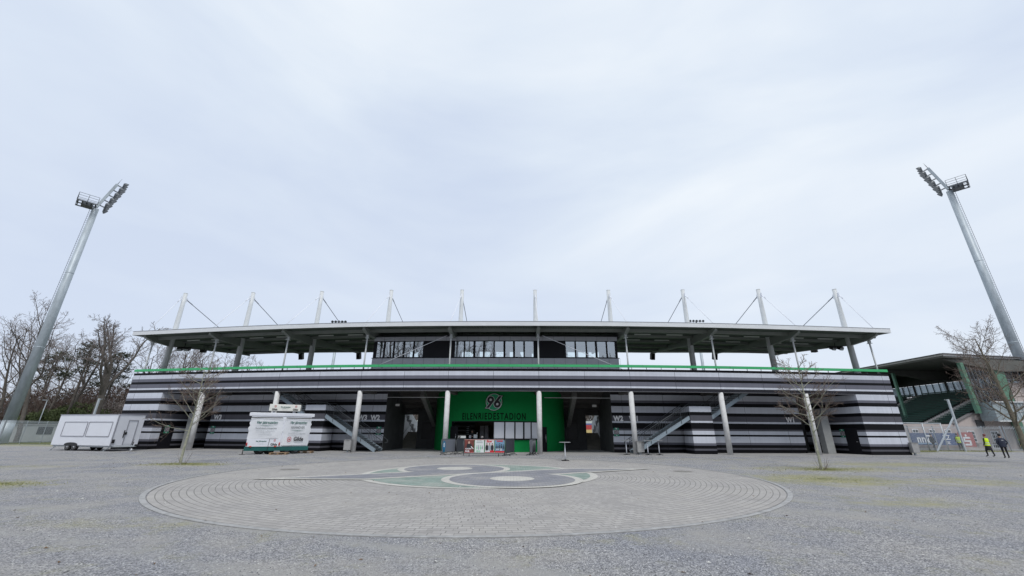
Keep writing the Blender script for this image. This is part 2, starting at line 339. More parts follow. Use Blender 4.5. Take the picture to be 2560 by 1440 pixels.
    s2 = N('ShaderNodeMath'); s2.operation = 'MULTIPLY'; L(s_.outputs[0], s2.inputs[0]); L(ramp(noise(26, 3), [(.35, (.1, .1, .1)), (.6, (1, 1, 1))]), s2.inputs[1])
    mossc = ramp(noise(3.5, 5, .6), [(.3, (.20, .22, .10)), (.6, (.37, .34, .11)), (.8, (.25, .28, .15))])
    base = mixc(s2.outputs[0], base, mossc)
    # far ground beyond the fences is rough grass
    L(base, b.inputs['Base Color'])
    bp = N('ShaderNodeBump'); bp.inputs['Strength'].default_value = .9; bp.inputs['Distance'].default_value = .02; L(vo.outputs['Distance'], bp.inputs['Height']); L(bp.outputs[0], b.inputs['Normal'])
    return m
G = MB(); R_ = 900
G.poly([(-R_, -R_, 0), (R_, -R_, 0), (R_, R_, 0), (-R_, R_, 0)])
struct('ground', G, ground_mat())
lawn = mat('lawn', (.11, .13, .05), .95, var=.35, vscale=.6)
struct('pitch', MB().poly([(-48, 56, .006), (46, 58, .006), (46, 112, .006), (-48, 112, .006)]), mat('pitch_grass', (.06, .16, .03), .9, var=.2, vscale=.3))
gl_ = MB(); gl_.poly([(-160, 60, .004), (-48, 57, .004), (-48, 160, .004), (-160, 160, .004)]); gl_.poly([(-160, 45, .004), (-51, 50.2, .004), (-50, 57, .004), (-160, 60, .004)])
struct('lawn', gl_, lawn)
# pavement under the deck
pv = MB(); slab(pv, ks(.0, 9.05), -1.0, 12, .0, .012)
paving = mat('pavement_concrete', (.31, .305, .30), .9, var=.15, vscale=1.2, bump=.2, bscale=12)
struct('pavement', pv, paving)

pb = MB(); rn = random.Random(77)
for i in range(5200):
    y = 3.6 + 6.5 * rn.random() ** 1.6; x = rn.uniform(-1.5, 1.5) * y
    if hypot(x + 1.4, y - 18.95) < 11.3: continue
    s_ = rn.uniform(.006, .016); a = rn.uniform(0, 6.28); c_, s2_ = cos(a) * s_, sin(a) * s_; z_ = s_ * rn.uniform(.5, .9); k = len(pb.v)
    pb.v += [(x + c_, y + s2_, 0), (x - s2_, y + c_, 0), (x - c_ * .8, y - s2_ * .8, 0), (x + s2_, y - c_, 0), (x + rn.uniform(-.3, .3) * s_, y, z_)]; mi = rn.choice((0, 0, 1, 1, 2))
    for q in ((0, 1, 4), (1, 2, 4), (2, 3, 4), (3, 0, 4)): pb.face([k + t for t in q], mi)
pbo = pb.build('pebbles', [mat('stone_mid', (.26, .265, .28), .9), mat('stone_dark', (.13, .135, .15), .9), mat('stone_pale', (.52, .52, .51), .9)]); pbo['kind'] = 'stuff'; pbo['label'] = 'loose grey and pale pebbles on the gravel forecourt'; pbo['category'] = 'pebbles'
# ---- round plaza with concentric courses
PCX, PCY, PR = -1.22, 18.97, 11.0
def paver_mat(name, base, joint, polar=True, h=.172, L_=.235, var=.28, jw=.085):
    m = bpy.data.materials.new(name); m.use_nodes = True; t = m.node_tree; b = t.nodes['Principled BSDF']; b.inputs['Roughness'].default_value = .9; b.inputs['Specular IOR Level'].default_value = .2
    N = t.nodes.new; L = t.links.new; g = N('ShaderNodeTexCoord')
    def M(op, a, b_=None, c=None, cl=False):
        n = N('ShaderNodeMath'); n.operation = op; n.use_clamp = cl
        for i, q in enumerate((a, b_, c)):
            if q is None: continue
            if isinstance(q, (int, float)): n.inputs[i].default_value = q
            else: L(q, n.inputs[i])
        return n.outputs[0]
    s = N('ShaderNodeSeparateXYZ'); L(g.outputs['Object'], s.inputs[0])
    x = M('SUBTRACT', s.outputs[0], PCX); y = M('SUBTRACT', s.outputs[1], PCY)
    if polar:
        r = M('SQRT', M('ADD', M('MULTIPLY', x, x), M('MULTIPLY', y, y))); th = M('ARCTAN2', y, x)
        rv = M('DIVIDE', r, h); ring = M('FLOOR', rv); nb = M('ROUND', M('MULTIPLY', ring, 2 * pi * h / L_))
        u = M('ADD', M('MULTIPLY', M('DIVIDE', th, 2 * pi), nb), M('MULTIPLY', ring, .5))
        ringf = M('FRACT', rv)
    else:
        rv = M('DIVIDE', y, h); ring = M('FLOOR', rv); u = M('ADD', M('DIVIDE', x, L_), M('MULTIPLY', ring, .5)); ringf = M('FRACT', rv)
    uf = M('FRACT', u)
    cb = N('ShaderNodeCombineXYZ'); L(M('FLOOR', u), cb.inputs[0]); L(ring, cb.inputs[1])
    wz = N('ShaderNodeTexWhiteNoise'); wz.noise_dimensions = '2D'; L(cb.outputs[0], wz.inputs[0])
    dr = M('MINIMUM', ringf, M('SUBTRACT', 1, ringf)); du = M('MULTIPLY', M('MINIMUM', uf, M('SUBTRACT', 1, uf)), L_ / h)
    n1 = N('ShaderNodeTexNoise'); n1.inputs['Scale'].default_value = 1.3; n1.inputs['Detail'].default_value = 6; L(g.outputs['Object'], n1.inputs[0])
    n2 = N('ShaderNodeTexNoise'); n2.inputs['Scale'].default_value = 14; n2.inputs['Detail'].default_value = 4; L(g.outputs['Object'], n2.inputs[0])
    jwid = M('MULTIPLY_ADD', n1.outputs['Fac'], jw * 1.6, jw * .1)
    # gaps between courses stay open, the short joints are often filled with grit
    jr = M('LESS_THAN', dr, jwid); ju = M('MULTIPLY', M('LESS_THAN', du, M('MULTIPLY', jwid, .9)), M('GREATER_THAN', M('ADD', wz.outputs[0], n1.outputs['Fac']), .82))
    j = M('MAXIMUM', jr, ju); j = M('MULTIPLY', j, M('MULTIPLY_ADD', n2.outputs['Fac'], .6, .35), cl=True)
    val = M('ADD', M('MULTIPLY_ADD', wz.outputs[0], var, 1 - var * .55), M('MULTIPLY_ADD', n1.outputs['Fac'], .5, -.25))
    val = M('MULTIPLY', val, M('MULTIPLY_ADD', n2.outputs['Fac'], .35, .82))
    rgb = N('ShaderNodeRGB'); rgb.outputs[0].default_value = (*base, 1)
    sc = N('ShaderNodeVectorMath'); sc.operation = 'SCALE'; L(rgb.outputs[0], sc.inputs[0]); L(val, sc.inputs['Scale'])
    # sandy wash
    n3 = N('ShaderNodeTexNoise'); n3.inputs['Scale'].default_value = .55; n3.inputs['Detail'].default_value = 8; n3.inputs['Roughness'].default_value = .66; L(g.outputs['Object'], n3.inputs[0])
    mxs = N('ShaderNodeMix'); mxs.data_type = 'RGBA'; L(M('MULTIPLY_ADD', n3.outputs['Fac'], 2.2, -.98, True), mxs.inputs[0]); L(sc.outputs[0], mxs.inputs[6]); mxs.inputs[7].default_value = (.42, .40, .37, 1)
    mx_ = N('ShaderNodeMix'); mx_.data_type = 'RGBA'; L(j, mx_.inputs[0]); L(mxs.outputs[2], mx_.inputs[6]); mx_.inputs[7].default_value = (*joint, 1)
    L(mx_.outputs[2], b.inputs['Base Color'])
    bp = N('ShaderNodeBump'); bp.invert = True; bp.inputs['Strength'].default_value = .5; bp.inputs['Distance'].default_value = .012; L(j, bp.inputs['Height']); L(bp.outputs[0], b.inputs['Normal'])
    return m
pav_grey = paver_mat('plaza_pavers', (.335, .322, .312), (.10, .098, .095), var=.19, jw=.066)
pl = MB()
def ring_disc(mb, cx, cy, r0, r1, z, n=96, mi=0):
    for i in range(n):
        a, b = 2 * pi * i / n, 2 * pi * (i + 1) / n
        if r0 <= 0: mb.poly([(cx, cy, z), (cx + r1 * cos(a), cy + r1 * sin(a), z), (cx + r1 * cos(b), cy + r1 * sin(b), z)], mi)
        else: mb.poly([(cx + r0 * cos(a), cy + r0 * sin(a), z), (cx + r1 * cos(a), cy + r1 * sin(a), z), (cx + r1 * cos(b), cy + r1 * sin(b), z), (cx + r0 * cos(b), cy + r0 * sin(b), z)], mi)
ring_disc(pl, PCX, PCY, 0, PR, .010)
struct('plaza_paving', pl, pav_grey)
kb = MB(); ring_disc(kb, PCX, PCY, PR + .03, PR + .16, .016, 180)
for i in range(180):
    a, b = 2 * pi * i / 180, 2 * pi * (i + 1) / 180; r1 = PR + .16
    kb.poly([(PCX + r1 * cos(a), PCY + r1 * sin(a), -.02), (PCX + r1 * cos(b), PCY + r1 * sin(b), -.02), (PCX + r1 * cos(b), PCY + r1 * sin(b), .016), (PCX + r1 * cos(a), PCY + r1 * sin(a), .016)])
struct('plaza_kerb', kb, mat('kerb_stone', (.33, .33, .33), .9, var=.3, vscale=5))

# ---- the club emblem as flat layers: 96 in a disc
def emblem_layers(R, c9, rb, rh, d, w, yb, ring, gr, tipx=None):
    """returns list of (kind, data): layered shapes, point symmetric.  yb = height of the straight foot of the nine."""
    d = Vector(d).normalized(); nr = Vector((d.y, -d.x)); c9 = Vector(c9)
    if nr.dot(Vector((1, -1))) < 0: nr = -nr
    def nine(g, ext=0):
        ro = c9 + nr * (rb + g)                       # right edge line
        lo = c9 + nr * (rb - w - g)
        y_ = yb - g
        f = lambda o, yy: o + d * ((yy - o.y) / d.y)
        B = f(ro, y_); A = f(lo, y_)
        return [('disc', c9, rb + g), ('poly', [ro, B, A, lo + d * (0)])]
    def sym(sh):
        o = []
        for s_ in sh:
            o.append(s_)
            if s_[0] == 'disc': o.append(('disc', -s_[1], s_[2]))
            else: o.append(('poly', [-p for p in s_[1]]))
        return o
    return [('outline', [('disc', Vector((0, 0)), R + gr)] + sym(nine(ring + gr))), ('ring', [('disc', Vector((0, 0)), R)] + sym([nine(ring)[1]])),
            ('green', [('disc', Vector((0, 0)), R - ring)]), ('white2', sym(nine(ring))), ('black', sym(nine(0))), ('hole', sym([('disc', c9, rh)]))]
def emblem_mesh(layers, fn, mats_idx, mb, dz=.004, only=None):
    for li, (nm, shapes) in enumerate(layers):
        if only and nm not in only: continue
        for si, sh in enumerate(shapes):
            l = li * dz + si * dz * .12
            if sh[0] == 'disc':
                c, r = sh[1], sh[2]; n = 72; k = len(mb.v)
                mb.v.append(tuple(fn(c.x, c.y, l))); mb.v += [tuple(fn(c.x + r * cos(2 * pi * i / n), c.y + r * sin(2 * pi * i / n), l)) for i in range(n)]
                for i in range(n): mb.face((k, k + 1 + i, k + 1 + (i + 1) % n), mats_idx[nm])
            else: mb.poly([fn(p.x, p.y, l) for p in sh[1]], mats_idx[nm])
em = MB()
lay = emblem_layers(4.95, (-1.37, 2.14), 2.36, .84, (.843, .537), 1.62, -2.42, .30, .0)
gf = lambda x, y, l=0: (-1.32 + x, 18.88 + y, .016 + l)
emblem_mesh(lay, gf, dict(outline=0, ring=1, green=2, white2=1, black=3, hole=1), em, dz=.005, only=('ring', 'green', 'white2', 'black', 'hole'))
cream = paver_mat('cream_pavers', (.50, .49, .455), (.25, .24, .22), polar=False, h=.12, L_=.24, var=.18)
grn_pv = paver_mat('green_pavers', (.235, .30, .27), (.10, .12, .11), polar=False, h=.12, L_=.24, var=.3)
drk_pv = paver_mat('dark_pavers', (.22, .225, .25), (.10, .10, .11), polar=False, h=.12, L_=.24, var=.25)
emo = struct('plaza_emblem', em, [pav_grey, cream, grn_pv, drk_pv])
# manhole covers in the plaza (flush)
mh = MB()
for cx, cy in ((8.0, 20.5), (-10.2, 20.3)): ring_disc(mh, cx, cy, 0, .42, .015, 24); 
struct('drain_cover_paving', mh, mat('cast_iron', (.20, .19, .175), .8, var=.4, vscale=8))

# ================================================================== GRANDSTAND
GS = thing('grandstand', 'long curved stadium grandstand with black, white and grey striped cladding under a flat masted roof', 'grandstand', (-.5, 36, 0))
KL, KR = -.11, 9.09
# fascia band
fa = MB(); kk = ks(KL, KR, .25)
sheet(fa, kk, lambda k: P3(k, -.2, 5.03), lambda k: P3(k, -.2, 6.94))
sheet(fa, kk, lambda k: P3(k, -.2, 6.94), lambda k: P3(k, .1, 6.94), uv=False)
sheet(fa, kk, lambda k: P3(k, .15, 6.94), lambda k: P3(k, .15, 6.2), uv=False)
fa.build('fascia_cladding', M_STR, GS)
# end walls (wings)
for kw0, kw1, kin in ((KL, .43, .47), (8.60, KR, 8.56)):
    wb = MB(); kk2 = ks(kw0, kw1, .14)
    sheet(wb, kk2, lambda k: P3(k, -.203, -.02), lambda k: P3(k, -.203, 5.03))
    right = kw0 > 4
    ko, ki = (kw1, kw0) if right else (kw0, kw1)
    for kq, kb2, o1, z1 in ((ki, kin, 3.6, 5.02), (ko, ko, 9.0, 6.94)):
        a = P3(kq, -.203, 0); b = P3(kb2, o1, 0)
        wall(wb, [a, b], -.02, z1)
    wall(wb, [P3(kin, 3.6, 0), P3(kin, 6.0, 0)], -.02, 5.02)
    wb.build('end_wall', M_STR, GS)
# inner walls behind the stairs
for a, b, kd in ((.79, 3.17, None), (5.87, 8.19, None)):
    ib = MB(); kk3 = ks(a, b, .25)
    sheet(ib, kk3, lambda k: P3(k, 3.0, 0), lambda k: P3(k, 3.0, 5.55))
    wall(ib, [P3(a, 3, 0), P3(a, 8.5, 0)], 0, 5.5, mi=1 if a > 4 else 0); wall(ib, [P3(b, 3, 0), P3(b, 8.5, 0)], 0, 5.5, mi=1)
    ib.build('inner_wall', [M_STR, dark_conc], GS)
def wall_text(body, k, z, size=.6):
    lt = MB(); p, n, t = AXn(k); o = P3(k, 2.985, z - size * .35); put_text(lt, plane_fn(o, (t.x, t.y, 0)), body, size, xs=.92, bold=.03, sp=1.06); lt.build('lettering', mat('letter_grey', (.78, .78, .80), .5), GS)
wall_text('W3', .897, 2.92); wall_text('W3', 2.885, 2.90); wall_text('W2', 3.045, 2.90); wall_text('W2', 5.945, 2.93); wall_text('W1', 6.13, 2.93); wall_text('W1', 8.06, 2.92)
# upper deck slab + raked slab
SLOPE = lambda o: 6.1 if o < 5.5 else 6.1 - (o - 5.5) * .53
dk = MB()
slab(dk, ks(KL, KR, .25), -.17, 5.5, 5.62, 6.1)
def rake(k0, k1, o0, o1):
    for a, b in zip(ks(k0, k1, .25), ks(k0, k1, .25)[1:]):
        n = max(1, int((o1 - o0) / .85))
        for i in range(n):
            q0, q1 = o0 + (o1 - o0) * i / n, o0 + (o1 - o0) * (i + 1) / n; zt = SLOPE(q0 + .01); zb = SLOPE(q1) - .35
            dk.hexa([P3(a, q0, zb + .2), P3(b, q0, zb + .2), P3(b, q1, zb), P3(a, q1, zb), P3(a, q0, zt), P3(b, q0, zt), P3(b, q1, zt), P3(a, q1, zt)])
for a, b, o1 in ((KL, 3.10, 14), (3.10, 3.36, 9.9), (3.36, 5.69, 14), (5.69, 5.93, 9.9), (5.93, KR, 14)): rake(a, b, 5.5, o1)
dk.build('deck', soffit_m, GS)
sf = MB()
slab(sf, ks(KL + .02, KR - .02, .25), -.17, .45, 5.035, 5.6)
for k in range(1, 9):   # cross ribs over the columns
    a = P3(k, .25, 5.3); b = P3(k, 5.4, 5.3); sf.beam(a, b, .45, .6)
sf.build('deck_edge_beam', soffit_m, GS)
# end piers
for k0, k1 in ((.60, .685), (8.33, 8.43)):
    b_ = MB(); slab(b_, [k0, k1], 1.9, 2.5, 0, 3.25); b_.build('end_pier', mat('pier_concrete', (.3, .31, .31), .85, var=.15, vscale=2), GS)
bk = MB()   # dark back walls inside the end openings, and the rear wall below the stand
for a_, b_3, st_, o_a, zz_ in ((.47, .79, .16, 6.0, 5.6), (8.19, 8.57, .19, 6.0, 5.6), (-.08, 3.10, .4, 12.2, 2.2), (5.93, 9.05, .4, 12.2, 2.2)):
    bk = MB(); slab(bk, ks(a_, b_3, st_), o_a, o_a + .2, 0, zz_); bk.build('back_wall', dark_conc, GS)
# doors in the wings' side faces
for kq, kb2, s_ in ((.43, .47, 1), (8.60, 8.56, -1)):
    a = P3(kq, -.203, 0); b = P3(kb2, 3.6, 0); t = (b - a).normalized(); n = Vector((t.y, -t.x, 0)) * s_
    dd = MB(); c = a + t * 1.35 + n * .012; dd.box((c.x, c.y, 1.1), (1.15, .05, 2.2), atan2(t.y, t.x)); d0 = dd.build('side_door', dark_m, GS)
    hd = MB(); c = a + t * .95 + n * .06; hd.box((c.x, c.y, 1.05), (.14, .05, .03), atan2(t.y, t.x)); hd.build('door_handle', alu, d0)
# columns
for k in range(1, 9):
    p = P3(k, .0, 0); cb = MB(); cb.lathe([(.215, -.01), (.215, 5.04)], (p.x, p.y, 0), 24); co_ = cb.build('column', column_c, GS)
# handrail
hr_ = MB(); slab(hr_, ks(KL, KR + .0, .25), -.27, -.13, 7.09, 7.31)
hro = hr_.build('green_handrail', green_m, GS)
k = KL + .05; i = 0
while k < KR - .02:
    p = P3(k, -.19, 0); MB().box((p.x, p.y, 7.0), (.035, .05, .2)).build('rail_post', rail_m, GS); k += 1.3 / 7.9
    i += 1
jn = MB(); k = KL + .34
while k < KR: p, n, t = AXn(k); q = P3(k, -.2, 7.2); jn.box(q, (.02, .15, .225), atan2(t.y, t.x)); k += 2.6 / 7.9 * 1.5
jn.build('rail_joints', rail_m, hro)
# roof
KR0, KR1 = -.155, 9.15
REAR = [12, 12.5, 13.3, 13.7, 13.9, 13.95, 13.9, 13.7, 12.8, 12.05]
def rear(k):
    k = min(max(k, 0), 9); i = min(int(k), 8); t = k - i; return REAR[i] * (1 - t) + REAR[i + 1] * t + .35
rz = lambda o, k: 10.62 + (o + 1.2) * .042           # underside height
rf = MB(); n = 300
kq = [KR0 + (KR1 - KR0) * i / n for i in range(n + 1)]
for i in range(n):
    a, b = kq[i], kq[i + 1]; f = (b - a)
    pr = [(a, 0), (a + f * .35, 0), (a + f * .5, .055), (a + f * .85, .055), (b, 0)]
    for (ka, za), (kb_, zb) in zip(pr, pr[1:]):
        rf.poly([P3(ka, -1.12, rz(-1.2, ka) + za + .02), P3(kb_, -1.12, rz(-1.2, kb_) + zb + .02), P3(kb_, rear(kb_), rz(rear(kb_), kb_) + zb + .02), P3(ka, rear(ka), rz(rear(ka), ka) + za + .02)])
ROOF = rf.build('roof', roof_sheet, GS)
rt = MB(); kk = ks(KR0, KR1, .25)
for a, b in zip(kk, kk[1:]): rt.poly([P3(a, -1.19, 10.93), P3(b, -1.19, 10.93), P3(b, rear(b) + .05, 11.38), P3(a, rear(a) + .05, 11.38)])
rt.build('roof_top_sheet', roof_edge_m, ROOF)
re_ = MB(); slab(re_, kk, -1.25, -1.15, 10.56, 10.93); 
slab(re_, kk, rear, lambda k: rear(k) + .1, 11.15, 11.4)
for ke in (KR0, KR1):
    a0, a1 = P3(ke, -1.2, 10.56), P3(ke, rear(ke), 11.15); b0, b1 = P3(ke, -1.2, 10.93), P3(ke, rear(ke), 11.4)
    _, _, t = AXn(ke); t3 = Vector((t.x, t.y, 0)) * (.05 if ke > 4 else -.05)
    re_.hexa([a0, a1, a1 + t3, a0 + t3, b0, b1, b1 + t3, b0 + t3])
re_.build('roof_edge', roof_edge_m, GS)
cp = MB(); slab(cp, kk, -1.27, -1.13, 10.932, 10.965); cp.build('edge_trim', mat('edge_trim_m', (.2, .21, .23), .5), GS)
pu = MB()
for o_, h in ((.35, .30), (3.2, .24), (6.0, .24), (9.0, .24), (11.6, .24)):
    for k in range(9):
        for a, b in ((k, k + 1),):
            pu.beam(P3(a, o_, rz(o_, a) - h / 2 + .0), P3(b, o_, rz(o_, b) - h / 2 + .0), .14, h)
    for a, b in ((KR0, 0), (9, KR1)): pu.beam(P3(a, o_, rz(o_, a) - h / 2), P3(b, o_, rz(o_, b) - h / 2), .14, h)
pu.build('purlins', roof_m, ROOF)
for k in range(9):
    for o_ in (2.2, 5.2):
        for f in (.3, .7):
            if 2.8 < k + f < 6.1 and o_ < 4: continue
            MB().beam(P3(k + f - .1, o_, rz(o_, k) - .12), P3(k + f + .1, o_, rz(o_, k) - .12), .1, .08).build('tube_light', mat('lamp_housing', (.6, .62, .6), .4), ROOF)
DM = [1.8, 2.92, 3.75, 4.2, 4.5, 4.6, 4.5, 3.9, 3.0, 2.02]
for k in range(10):
    D = DM[k]; rr = REAR[k]
    bm_ = MB(); prof = [(-.95, rz(-.95, k) - .02), (-.95, rz(-.95, k) - .22), (-.1, 10.12), (.5, 10.1), (D, 9.98), (D + 3, rz(D + 3, k) - .62), (rr - 1.2, rz(rr, k) - .42), (rr + .1, rz(rr, k) - .38), (rr + .1, rz(rr, k) - .02)]
    _, nn_, tt = AXn(k); t3 = Vector((tt.x, tt.y, 0))
    bm_.prism([P3(k, o, z) - t3 * .09 for o, z in prof], t3 * .18)
    bm_.prism([P3(k, o, z) - t3 * .16 for o, z in ((-.95, rz(-.95, k) - .24), (-.1, 10.10), (.5, 10.08), (D, 9.96), (D, 9.99), (.5, 10.11), (-.1, 10.13), (-.95, rz(-.95, k) - .21))], t3 * .32)
    bm_.build('roof_beam', roof_m, GS)
    s_ = MB(); a = P3(k, 0, 6.1); s_.tube(a, (a.x, a.y, 9.75), .072, .072, 12); s_.box((a.x, a.y, 9.78), (.34, .34, .03)); s_.tube((a.x, a.y, 9.8), (a.x, a.y, 10.1), .05, .05, 8)
    for sg in (-1, 1): s_.box(a + t3 * .07 * sg + Vector((0, 0, 3.87)), (.03, .22, .3), atan2(tt.y, tt.x))
    s_.build('roof_strut', steel_l, GS)
    m0 = P3(k, D, 0); ms = MB(); ms.lathe([(.27, 5.9), (.26, 10.4), (.205, 14.2), (.19, 15.9)], (m0.x, m0.y, 0), 20)
    ms.lathe([(.2, 15.9), (.2, 15.94)], (m0.x, m0.y, 0), 20)
    mo = ms.build('mast', steel_l, GS)
    top = Vector((m0.x, m0.y, 15.25)); n3 = Vector((nn_.x, nn_.y, 0))
    br = MB(); br.box(top - n3 * .24, (.05, .3, .42), atan2(tt.y, tt.x)); br.box(top + n3 * .24, (.05, .3, .42), atan2(tt.y, tt.x)); br.build('stay_bracket', white_p, mo)
    MB().tube(top - n3 * .3, P3(k, -.85, 10.96), .032, .032, 6).tube(top - n3 * .3, top - n3 * .3 + (P3(k, -.85, 10.96) - top) * .12, .05, .05, 8).build('front_stay', white_p, mo)
    MB().tube(top + n3 * .3, P3(k, rr - .6, 11.36), .036, .036, 6).tube(top + n3 * .3, top + n3 * .3 + (P3(k, rr - .6, 11.36) - top) * .08, .05, .05, 8).build('rear_stay', mat('stay_dark', (.16, .17, .2), .5), mo)
br = MB(); br.tube(P3(3.95, -.02, 9.95), P3(3.08, -.02, 6.95), .022, .022, 6); br.tube(P3(5.05, -.02, 9.95), P3(5.93, -.02, 6.95), .022, .022, 6); br.build('wind_brace', white_p, GS)

# ---- press box
BO = 1.6
PB = MB(); k0, k1 = 3.00, 5.955
zb, z1, z2, zt = 6.1, 8.17, 9.83, 10.22
# lower panel band and head band
slab(PB, ks(k0, k1, .25), BO - .08, BO + .12, zb, z1); slab(PB, ks(k0, k1, .25), BO - .04, BO + .1, z2, zt)
slab(PB, ks(k0, k1, .25), BO, BO + 3.9, zt - .06, zt)
slab(PB, ks(k0, k1, .25), BO, BO + 3.9, 7.0, 7.1)
for ke in (k0 + .003, k1 - .003): slab(PB, [ke - .006, ke + .006], BO + .12, BO + 3.9, zb, z1)
PBo = PB.build('press_box', greyp, GS)
tr = MB(); slab(tr, ks(k0 - .01, k1 + .01, .25), BO - .13, BO + .14, zt, zt + .05); slab(tr, ks(k0 - .01, k1 + .01, .25), BO - .12, BO + .1, z1, z1 + .04); 
k = k0
while k < k1 - .02:
    k += 1.02 / 7.9
    for za, zb2, oo in ((zb, z1, BO - .088), (z2, zt, BO - .048)):
        p, n, t = AXn(k); q = P3(k, oo, (za + zb2) / 2); tr.box(q, (.012, .012, zb2 - za), atan2(t.y, t.x))
tr.build('box_trim', dark_m, PBo)
def pxk(x):   # photo column -> grid axis at the press box front
    d = ((x - 1280) / FPX); lo, hi = 2.0, 7.0
    for _ in range(40):
        m_ = (lo + hi) / 2; p = P3(m_, BO, 9); dep = p.y * cos(PITCH) + 7.3 * sin(PITCH)
        if p.x / dep < d: lo = m_
        else: hi = m_
    return lo
fr = MB()
wins = [(942, 959), (963, 983), (987, 1008), (1012, 1033), (1037, 1058), (1137.5, 1160), (1163, 1184), (1189, 1208.5), (1213, 1234.5), (1237.5, 1259.5), (1264, 1283.5), (1288, 1309.5), (1313, 1335), (1415.5, 1438), (1441.5, 1465.5), (1469, 1489.5), (1494.5, 1516.5), (1520, 1539)]
edges = [pxk(934.5)]
for a, b in wins: edges += [pxk(a), pxk(b)]
edges.append(pxk(1544.5))
for i in range(0, len(edges) - 1, 2):
    slab(fr, ks(edges[i], edges[i + 1], .2), BO + .02, BO + .14, z1 + .03, z2)
for i in range(1, len(edges) - 1, 2):
    slab(fr, [edges[i], edges[i + 1]], BO + .03, BO + .12, z1 + .03, z1 + .12); slab(fr, [edges[i], edges[i + 1]], BO + .03, BO + .12, z2 - .06, z2)
fr.build('window_band', dark_m, PBo)
for i in range(1, len(edges) - 1, 2):
    a, b = edges[i] + .002, edges[i + 1] - .002
    MB().poly([P3(a, BO + .07, z1 + .12), P3(b, BO + .07, z1 + .12), P3(b, BO + .07, z2 - .06), P3(a, BO + .07, z2 - .06)]).build('window', glass, PBo)
# rear wall of the box with its lower windows to the pitch, side walls, ceiling
rw = MB(); openings = []
RO = BO + 3.8
seg = [k0]
for a, b in [(3.30, 3.42), (3.5, 3.62), (3.68, 3.78), (4.02, 4.18), (4.26, 4.40), (4.48, 4.6), (4.66, 4.72), (4.8, 4.86), (4.95, 5.08), (5.42, 5.52), (5.56, 5.66), (5.7, 5.84)]: seg += [a, b]
seg.append(k1)
for i in range(0, len(seg) - 1, 2): slab(rw, ks(seg[i], seg[i + 1], .2), RO, RO + .1, 6.1, zt)
for i in range(1, len(seg) - 1, 2): slab(rw, [seg[i], seg[i + 1]], RO, RO + .1, 6.1, 8.15); slab(rw, [seg[i], seg[i + 1]], RO, RO + .1, 9.72, zt)
for ke in (k0 + .012, k1 - .012): slab(rw, [ke - .004, ke + .004], BO + .14, RO, z1, zt - .06)
rw.build('rear_wall', dark_m, PBo)

# ---- green drum with the bar
CK = P3(4.53, 9.2, 0); RD = 6.85
_, nC, tC = AXn(4.53); base_an = atan2(-nC.y, -nC.x)
def drum(s, z, out_=0):   # s metres along the drum from its front centre, towards +x
    a = base_an + s / RD; return Vector((CK.x + (RD + out_) * cos(a), CK.y + (RD + out_) * sin(a), z))
def arc_wall(mb, s0, s1, z0, z1, out_=0, th=.25, mi=0):
    n = max(1, int(abs(s1 - s0) / .4))
    for i in range(n):
        a, b = s0 + (s1 - s0) * i / n, s0 + (s1 - s0) * (i + 1) / n
        mb.hexa([drum(a, z0, out_), drum(b, z0, out_), drum(b, z0, out_ - th), drum(a, z0, out_ - th), drum(a, z1, out_), drum(b, z1, out_), drum(b, z1, out_ - th), drum(a, z1, out_ - th)], mi)
def s_at(x, z=2):
    lo, hi = -7, 7; d = (x - 1280) / FPX
    for _ in range(40):
        m_ = (lo + hi) / 2; p = drum(m_, z); dep = p.y * cos(PITCH) + (z - 1.7) * sin(PITCH)
        if p.x / dep < d: lo = m_
        else: hi = m_
    return lo
SL, SR = s_at(1131), s_at(1349)
dw = MB()
arc_wall(dw, -8.6, 8.6, 2.62, 5.62); arc_wall(dw, -8.6, SL, 0, 2.62); arc_wall(dw, SR, 8.6, 0, 2.62); arc_wall(dw, SL, SR, 0, 1.02)
BAR = dw.build('bar_wall', green_w, GS)
bf = MB(); arc_wall(bf, SL, SR, 1.02, 1.14, .10, .5); arc_wall(bf, SL, SR, 2.54, 2.62, .03, .3); arc_wall(bf, SL, SL + .08, 1.14, 2.54, .02); arc_wall(bf, SR - .08, SR, 1.14, 2.54, .02)
px = [1237, 1262.5, 1265.5, 1288, 1291, 1310, 1313.5, 1329, 1331.5, 1347]
sp = [s_at(q) for q in px]
for i in range(1, 9, 2): arc_wall(bf, sp[i], sp[i + 1], 1.14, 2.54, .0, .2)
arc_wall(bf, sp[0] - .05, sp[0], 1.14, 2.54, 0, .2)
bf.build('bar_frame', dark_m, BAR)
for i in range(0, 10, 2):
    b_ = MB(); arc_wall(b_, sp[i] + .004, sp[i + 1] - .004, 1.15, 2.53, -.03, .06); b_.build('shutter', white_p, BAR)
for sx_, nm in ((-4.35, 'l'), (4.5, 'r')):
    b_ = MB(); arc_wall(b_, sx_ - .5, sx_ + .5, 0, 2.15, .015, .05); d0 = b_.build('bar_door', dark_m, BAR)
    h_ = MB(); h_.tube(drum(sx_ + .3, .8, .08), drum(sx_ + .3, 1.5, .08), .02, .02, 6); h_.build('door_handle', alu, d0)
# lettering on the drum
lb = MB()
s_c = (s_at(1158, 3) + s_at(1316, 3)) / 2; wd_ = s_at(1316, 3) - s_at(1158, 3)
vs, fs = text_pts('EILENRIEDESTADION', .80, 1, .02, 0, 'CENTER', 1.24); x0 = min(v[0] for v in vs); x1 = max(v[0] for v in vs); f = wd_ / (x1 - x0); kx = len(lb.v)
lb.v += [tuple(drum(s_c + (v[0] - (x0 + x1) / 2) * f, 2.76 + v[1], .02)) for v in vs]
for q in fs: lb.face([kx + i for i in q])
lb.build('lettering', green_l, BAR)
